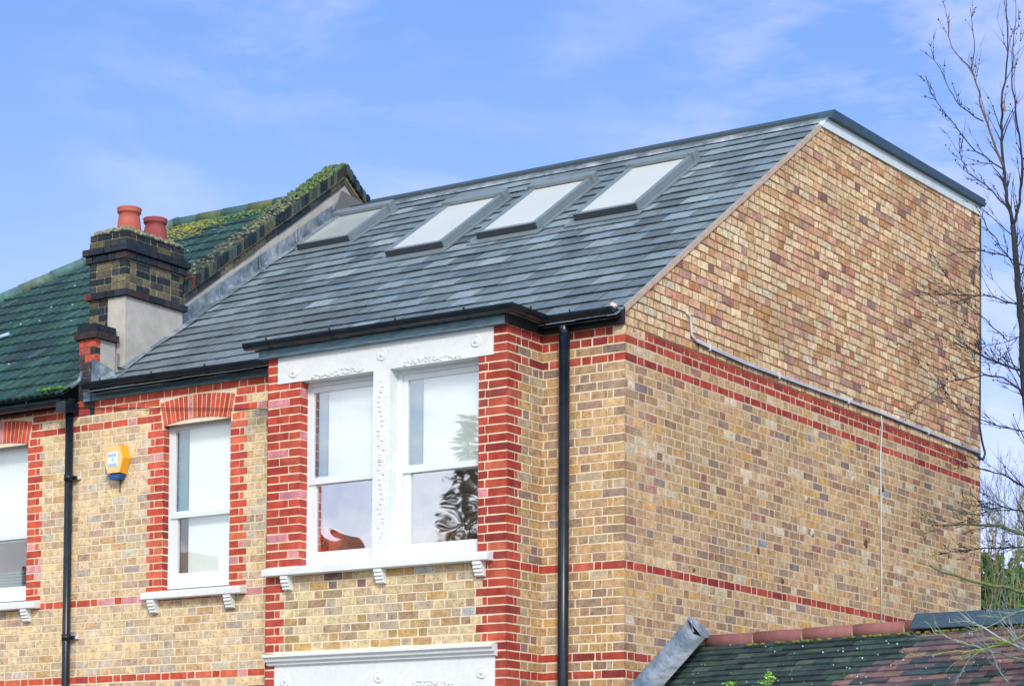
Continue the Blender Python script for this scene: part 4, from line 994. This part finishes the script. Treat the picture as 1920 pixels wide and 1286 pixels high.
limb(t, [(1935, 705), (1876, 682), (1840, 667), (1793, 630)], TY-.4, .022, .004, DK2, 12, .4, td=2, **st)
limb(t, [(1935, 750), (1881, 708), (1845, 703), (1780, 715), (1731, 750)], TY-.7, .018, .003, DK2, 7, .35, td=2, **st)
limb(t, [(1940, 620), (1890, 640), (1850, 600), (1800, 560), (1760, 500)], TY-.6, .012, .003, DK2, 6, .35, td=2, **st)
limb(t, [(1935, 925), (1892, 895), (1850, 880), (1800, 870)], TY-.2, .018, .003, DK2, 9, .4, td=1, **st)
limb(t, [(1935, 810), (1880, 800), (1850, 790), (1800, 770), (1730, 690)], TY-.6, .012, .002, DK2, 10, .4, td=1, **st)
t.build('branches', M['bark'], tree)
t = MB()
limb(t, [(1950, 1010), (1920, 1001), (1876, 985), (1824, 983), (1767, 985)], TY-1.0, .035, .012, GR, 11, .3, td=2, buds=buds, tr=.25)
limb(t, [(1950, 1118), (1920, 1110), (1881, 1099), (1830, 1091), (1783, 1076), (1744, 1060)], TY-1.2, .035, .014, lin((104, 122, 80)), 6, .25, td=1, tr=.25)
limb(t, [(1940, 1024), (1845, 1027), (1783, 1034)], TY-1.0, .015, .004, DK2, 9, .3, td=2, **st)
limb(t, [(1940, 960), (1880, 950), (1830, 965)], TY-.9, .014, .004, DK2, 12, .3, td=2, **st)
t.build('branches', M['bark'], tree)
t = MB()
for b in buds: t.blob(b+Vector((rnd.uniform(-.008, .008), 0, rnd.uniform(-.008, .008))), rnd.uniform(.006, .012), lin(rnd.choice([(48, 54, 62), (60, 56, 60), (84, 50, 50)])), n=5, k=3, j=.2)
for b in rnd.sample(buds, min(26, len(buds))): t.blob(b, rnd.uniform(.006, .01), lin((150, 50, 60)), n=5, k=3)
for k in range(2):
    q = PY(*[(1881, 190), (1884, 205), (1845, 205), (1888, 180), (1920, 120)][k], TY-.1); t.blob(q, (.012, .012, .03), lin((170, 116, 90)), n=6, k=4)
tag(t.build('buds', M['bark'], tree), kind='stuff')
# near bush, pale twigs over the side building's roof
bush = empty('bare_bush', 'pale green twiggy bush leaning over the tiled roof at lower right', 'bush')
t = MB(); PG = lin((150, 168, 150)); PG2 = lin((150, 170, 84)); PG3 = lin((120, 138, 140)); NY = .35
def reach(*px): return [(2080, 1400), (2000, 1290)]+list(px)
limb(t, [(1990, 1240), (1919, 1216), (1886, 1201), (1845, 1176), (1809, 1155)], NY, .012, .004, lin((176, 186, 182)), 8, .2, td=1)
limb(t, [(1990, 1165), (1920, 1191), (1879, 1208), (1826, 1219), (1780, 1222), (1740, 1227)], NY, .013, .003, PG2, 10, .22, td=1)
limb(t, [(1960, 1240), (1900, 1232), (1860, 1222), (1816, 1208), (1780, 1196), (1750, 1183)], NY+.1, .009, .003, PG, 8, .2, td=1)
limb(t, [(1970, 1130), (1905, 1148), (1852, 1175), (1799, 1188)], NY+.1, .008, .003, PG, 10, .2, td=1)
limb(t, [(1830, 1216), (1818, 1224), (1806, 1254), (1783, 1290)], NY-.1, .006, .003, PG3, 8, .15, td=1)
limb(t, [(1970, 1290), (1930, 1240), (1900, 1180), (1880, 1130)], NY, .009, .003, PG3, 12, .25, td=2)
limb(t, [(1985, 1320), (1900, 1290), (1870, 1250), (1840, 1180), (1800, 1130)], NY, .008, .002, PG3, 12, .2, td=1)
for e in ((1990, 1240), (1990, 1165), (1970, 1130), (1970, 1290), (1985, 1320), (1960, 1240)):
    q = Vector(PY(*e, NY)); g = Vector((q.x+.35, -1.6, GROUND)); t.tube([q, q.lerp(g, .3)+Vector((.12, -.15, 0)), q.lerp(g, .65)+Vector((.1, -.1, 0)), g], [.012, .016, .022, .028], n=6, c=PG3)
t.build('stems', M['bark'], bush)
# evergreen and pale saplings beyond the rear corner
def leafball(mb, c, R, n, cols, s=.07):
    for k in range(n):
        u = Vector((rnd.gauss(0, 1), rnd.gauss(0, 1), rnd.gauss(0, 1))).normalized()*(rnd.random()**.4)
        p = Vector(c)+Vector((u.x*R[0], u.y*R[1], u.z*R[2])); d = Vector((rnd.uniform(-1, 1), rnd.uniform(-1, 1), rnd.uniform(-1, 1))).normalized(); e = d.orthogonal().normalized()
        ss = s*rnd.uniform(.5, 1.3); mb.face([p-d*ss, p+e*ss*.5, p+d*ss, p-e*ss*.5], lin(rnd.choice(cols)))
def shrub(px, py, Y, R, label, cols, n=2600, s=.07):
    c = PY(px, py, Y); root = empty('evergreen_shrub', label, 'shrub'); l = MB()
    for k in range(9): leafball(l, (c[0]+rnd.uniform(-1, 1)*R*.6, c[1]+rnd.uniform(-1, 1)*R*.5, c[2]-rnd.uniform(0, 1)*R*.8), (R*.5, R*.5, R*.55), n//9, cols, s)
    l.build('foliage', M['leaf'], root); q = MB()
    q.tube([(c[0], c[1], GROUND), (c[0]+.1, c[1], c[2]-R)], [.12, .07], n=8, c=lin((80, 70, 56)))
    for k in range(6): q.tube([(c[0]+.1, c[1], c[2]-R), (c[0]+rnd.uniform(-R, R)*.7, c[1]+rnd.uniform(-R, R)*.5, c[2]-R*rnd.uniform(0, .5))], [.05, .015], n=5, c=lin((80, 70, 56)))
    q.build('trunk', M['bark'], root); return root
shrub(1885, 1085, 13, 1.0, 'dense dark green evergreen shrub beyond the rear corner of the gable', [(44, 110, 44), (64, 136, 50), (34, 84, 44), (104, 160, 66)])
shrub(2010, 1110, 15, 1.6, 'lighter green evergreen shrub behind the bare tree at the right edge', [(60, 110, 50), (40, 84, 44), (96, 140, 70)])
sap = empty('bare_sapling', 'pale upright bare saplings behind the rear corner above the evergreen', 'tree'); t = MB()
for k in range(15):
    x0 = rnd.uniform(1850, 1940); c = lin(rnd.choice([(176, 170, 130), (150, 156, 116), (186, 152, 120), (120, 134, 100)]))
    limb(t, [(x0+rnd.uniform(-20, 20), 1180), (x0+rnd.uniform(-12, 12), 1080), (x0+rnd.uniform(-12, 12), 1000), (x0+rnd.uniform(-16, 16), rnd.uniform(890, 980))], 12.0+rnd.uniform(-.6, .6), .016, .004, c, 12, .45, td=1)
q = PY(1890, 1180, 12.0)
for k in range(7): t.tube([(q[0]+rnd.uniform(-.3, .3), 12+rnd.uniform(-.5, .5), GROUND), (q[0]+rnd.uniform(-.6, .6), 12+rnd.uniform(-.5, .5), q[2]+.2)], [.05, .02], n=6, c=lin((110, 104, 80)))
t.build('stems', M['bark'], sap)
# ================================================================= ground and street
def sheet(name, x0, x1, y0, y1, z, m):
    mb = MB(); mb.face([(x0, y0, z), (x1, y0, z), (x1, y1, z), (x0, y1, z)]); o = mb.build(name, m); o['kind'] = 'structure'; return o
sheet('ground', -600, 600, -600, 600, GROUND-.16, mat('grass_ground', lin((84, 100, 60)), rough=1, var=.3, vscale=2))
sheet('front_garden_paving', -60, 60, -4.2, 16, GROUND, mat('garden_paving', lin((130, 128, 118)), rough=.9, var=.2, vscale=3))
def slab(name, x0, x1, y0, y1, z0, z1, m):
    mb = MB(); mb.box(x0, x1, y0, y1, z0, z1); o = mb.build(name, m); o['kind'] = 'structure'; return o
slab('pavement', -60, 60, -7.2, -4.21, GROUND-.15, GROUND-.004, mat('paving_slabs', lin((140, 138, 132)), rough=.9, var=.15, vscale=2))
slab('road', -60, 60, -13.8, -7.2, GROUND-.155, GROUND-.12, mat('asphalt', (.05, .05, .052), rough=.9, var=.2, vscale=6))
slab('pavement', -60, 60, -17.5, -13.8, GROUND-.15, GROUND-.004, bpy.data.materials['paving_slabs'])
# ================================================================= across the street (what the windows reflect)
def far_house(x0, x1, label):
    h = empty('terraced_house', label, 'house', None); y0, y1 = -32., -24.
    mb = MB(); mb.box(x0, x1, y0, y1, GROUND, .3, lin((186, 152, 120))); mb.prism([(y0, .3), (y1, .3), ((y0+y1)/2, 2.5)], 'x', x0, x1, lin((186, 152, 120))); mb.build('wall', M['brick'], h)
    mb = MB(); yc = (y0+y1)/2
    for s in (1, -1): mb.face([(x0, yc, 2.65), (x1, yc, 2.65), (x1, yc+s*4.4, .2), (x0, yc+s*4.4, .2)], lin((120, 80, 62)))
    mb.build('roof', M['terra'], h)
    mb = MB(); mb.box(x0+.1, x0+.7, yc-.8, yc+.4, 1.8, 3.4, lin((150, 90, 70))); mb.build('chimney', M['brick'], h)
    for xx in (x0+1.0, x0+3.6):
        for zz in (-4.4, -1.5):
            f = MB(); ring(f, xx, xx+1.2, zz, zz+1.5, y1, y1+.06, .08); f.box(xx+.08, xx+1.12, y1+.0, y1+.05, zz+.7, zz+.78); fo = f.build('window', M['upvc'], h)
            g = MB(); g.box(xx+.08, xx+1.12, y1+.0, y1+.02, zz+.08, zz+1.42, lin((40, 50, 58))); g.build('pane', M['plastic'], fo)
LBS = ['brick house across the street, farthest left of its row', 'second brick house of the row across the street', 'third brick house of the row across the street', 'fourth brick house of the row across the street', 'brick house across the street, nearest the camera side']
for k, lb in enumerate(LBS): far_house(-36+k*5.6, -36+k*5.6+5.5, lb)
def conifer(x, y, ztop, R, label):
    h = ztop-GROUND; root = empty('conifer_tree', label, 'tree'); l = MB()
    for k in range(2600):
        t_ = rnd.random()**.75; a = rnd.uniform(0, 6.283); tier = math.floor(t_*18)/18; r = R*(tier+.06)*rnd.random()**.35*(1+.25*math.sin(5*a+tier*30))
        z = ztop-t_*h*.88-.14*r; p = Vector((x+r*math.cos(a), y+r*math.sin(a), z)); d = Vector((math.cos(a), math.sin(a), rnd.uniform(-.4, .2)))*.32; e = Vector((-math.sin(a), math.cos(a), rnd.uniform(-.3, .3)))*.09
        l.face([p-d*.5, p+e, p+d*.6, p-e], lin(rnd.choice([(120, 124, 84), (140, 136, 90), (150, 128, 84), (104, 116, 84)])))
    l.build('foliage', M['leaf'], root); q = MB(); q.tube([(x, y, GROUND-.1), (x, y, ztop-.3)], [.25, .02], n=8, c=lin((80, 64, 50))); q.build('trunk', M['bark'], root)
conifer(-17.0, -23.2, 4.9, 2.2, 'tall conifer across the street in front of the row'); conifer(-23.5, -22.8, 3.4, 1.5, 'shorter conifer across the street, left of the tall one')
conifer(-20.4, -22.5, 2.6, 1.2, 'shortest conifer across the street between two others')
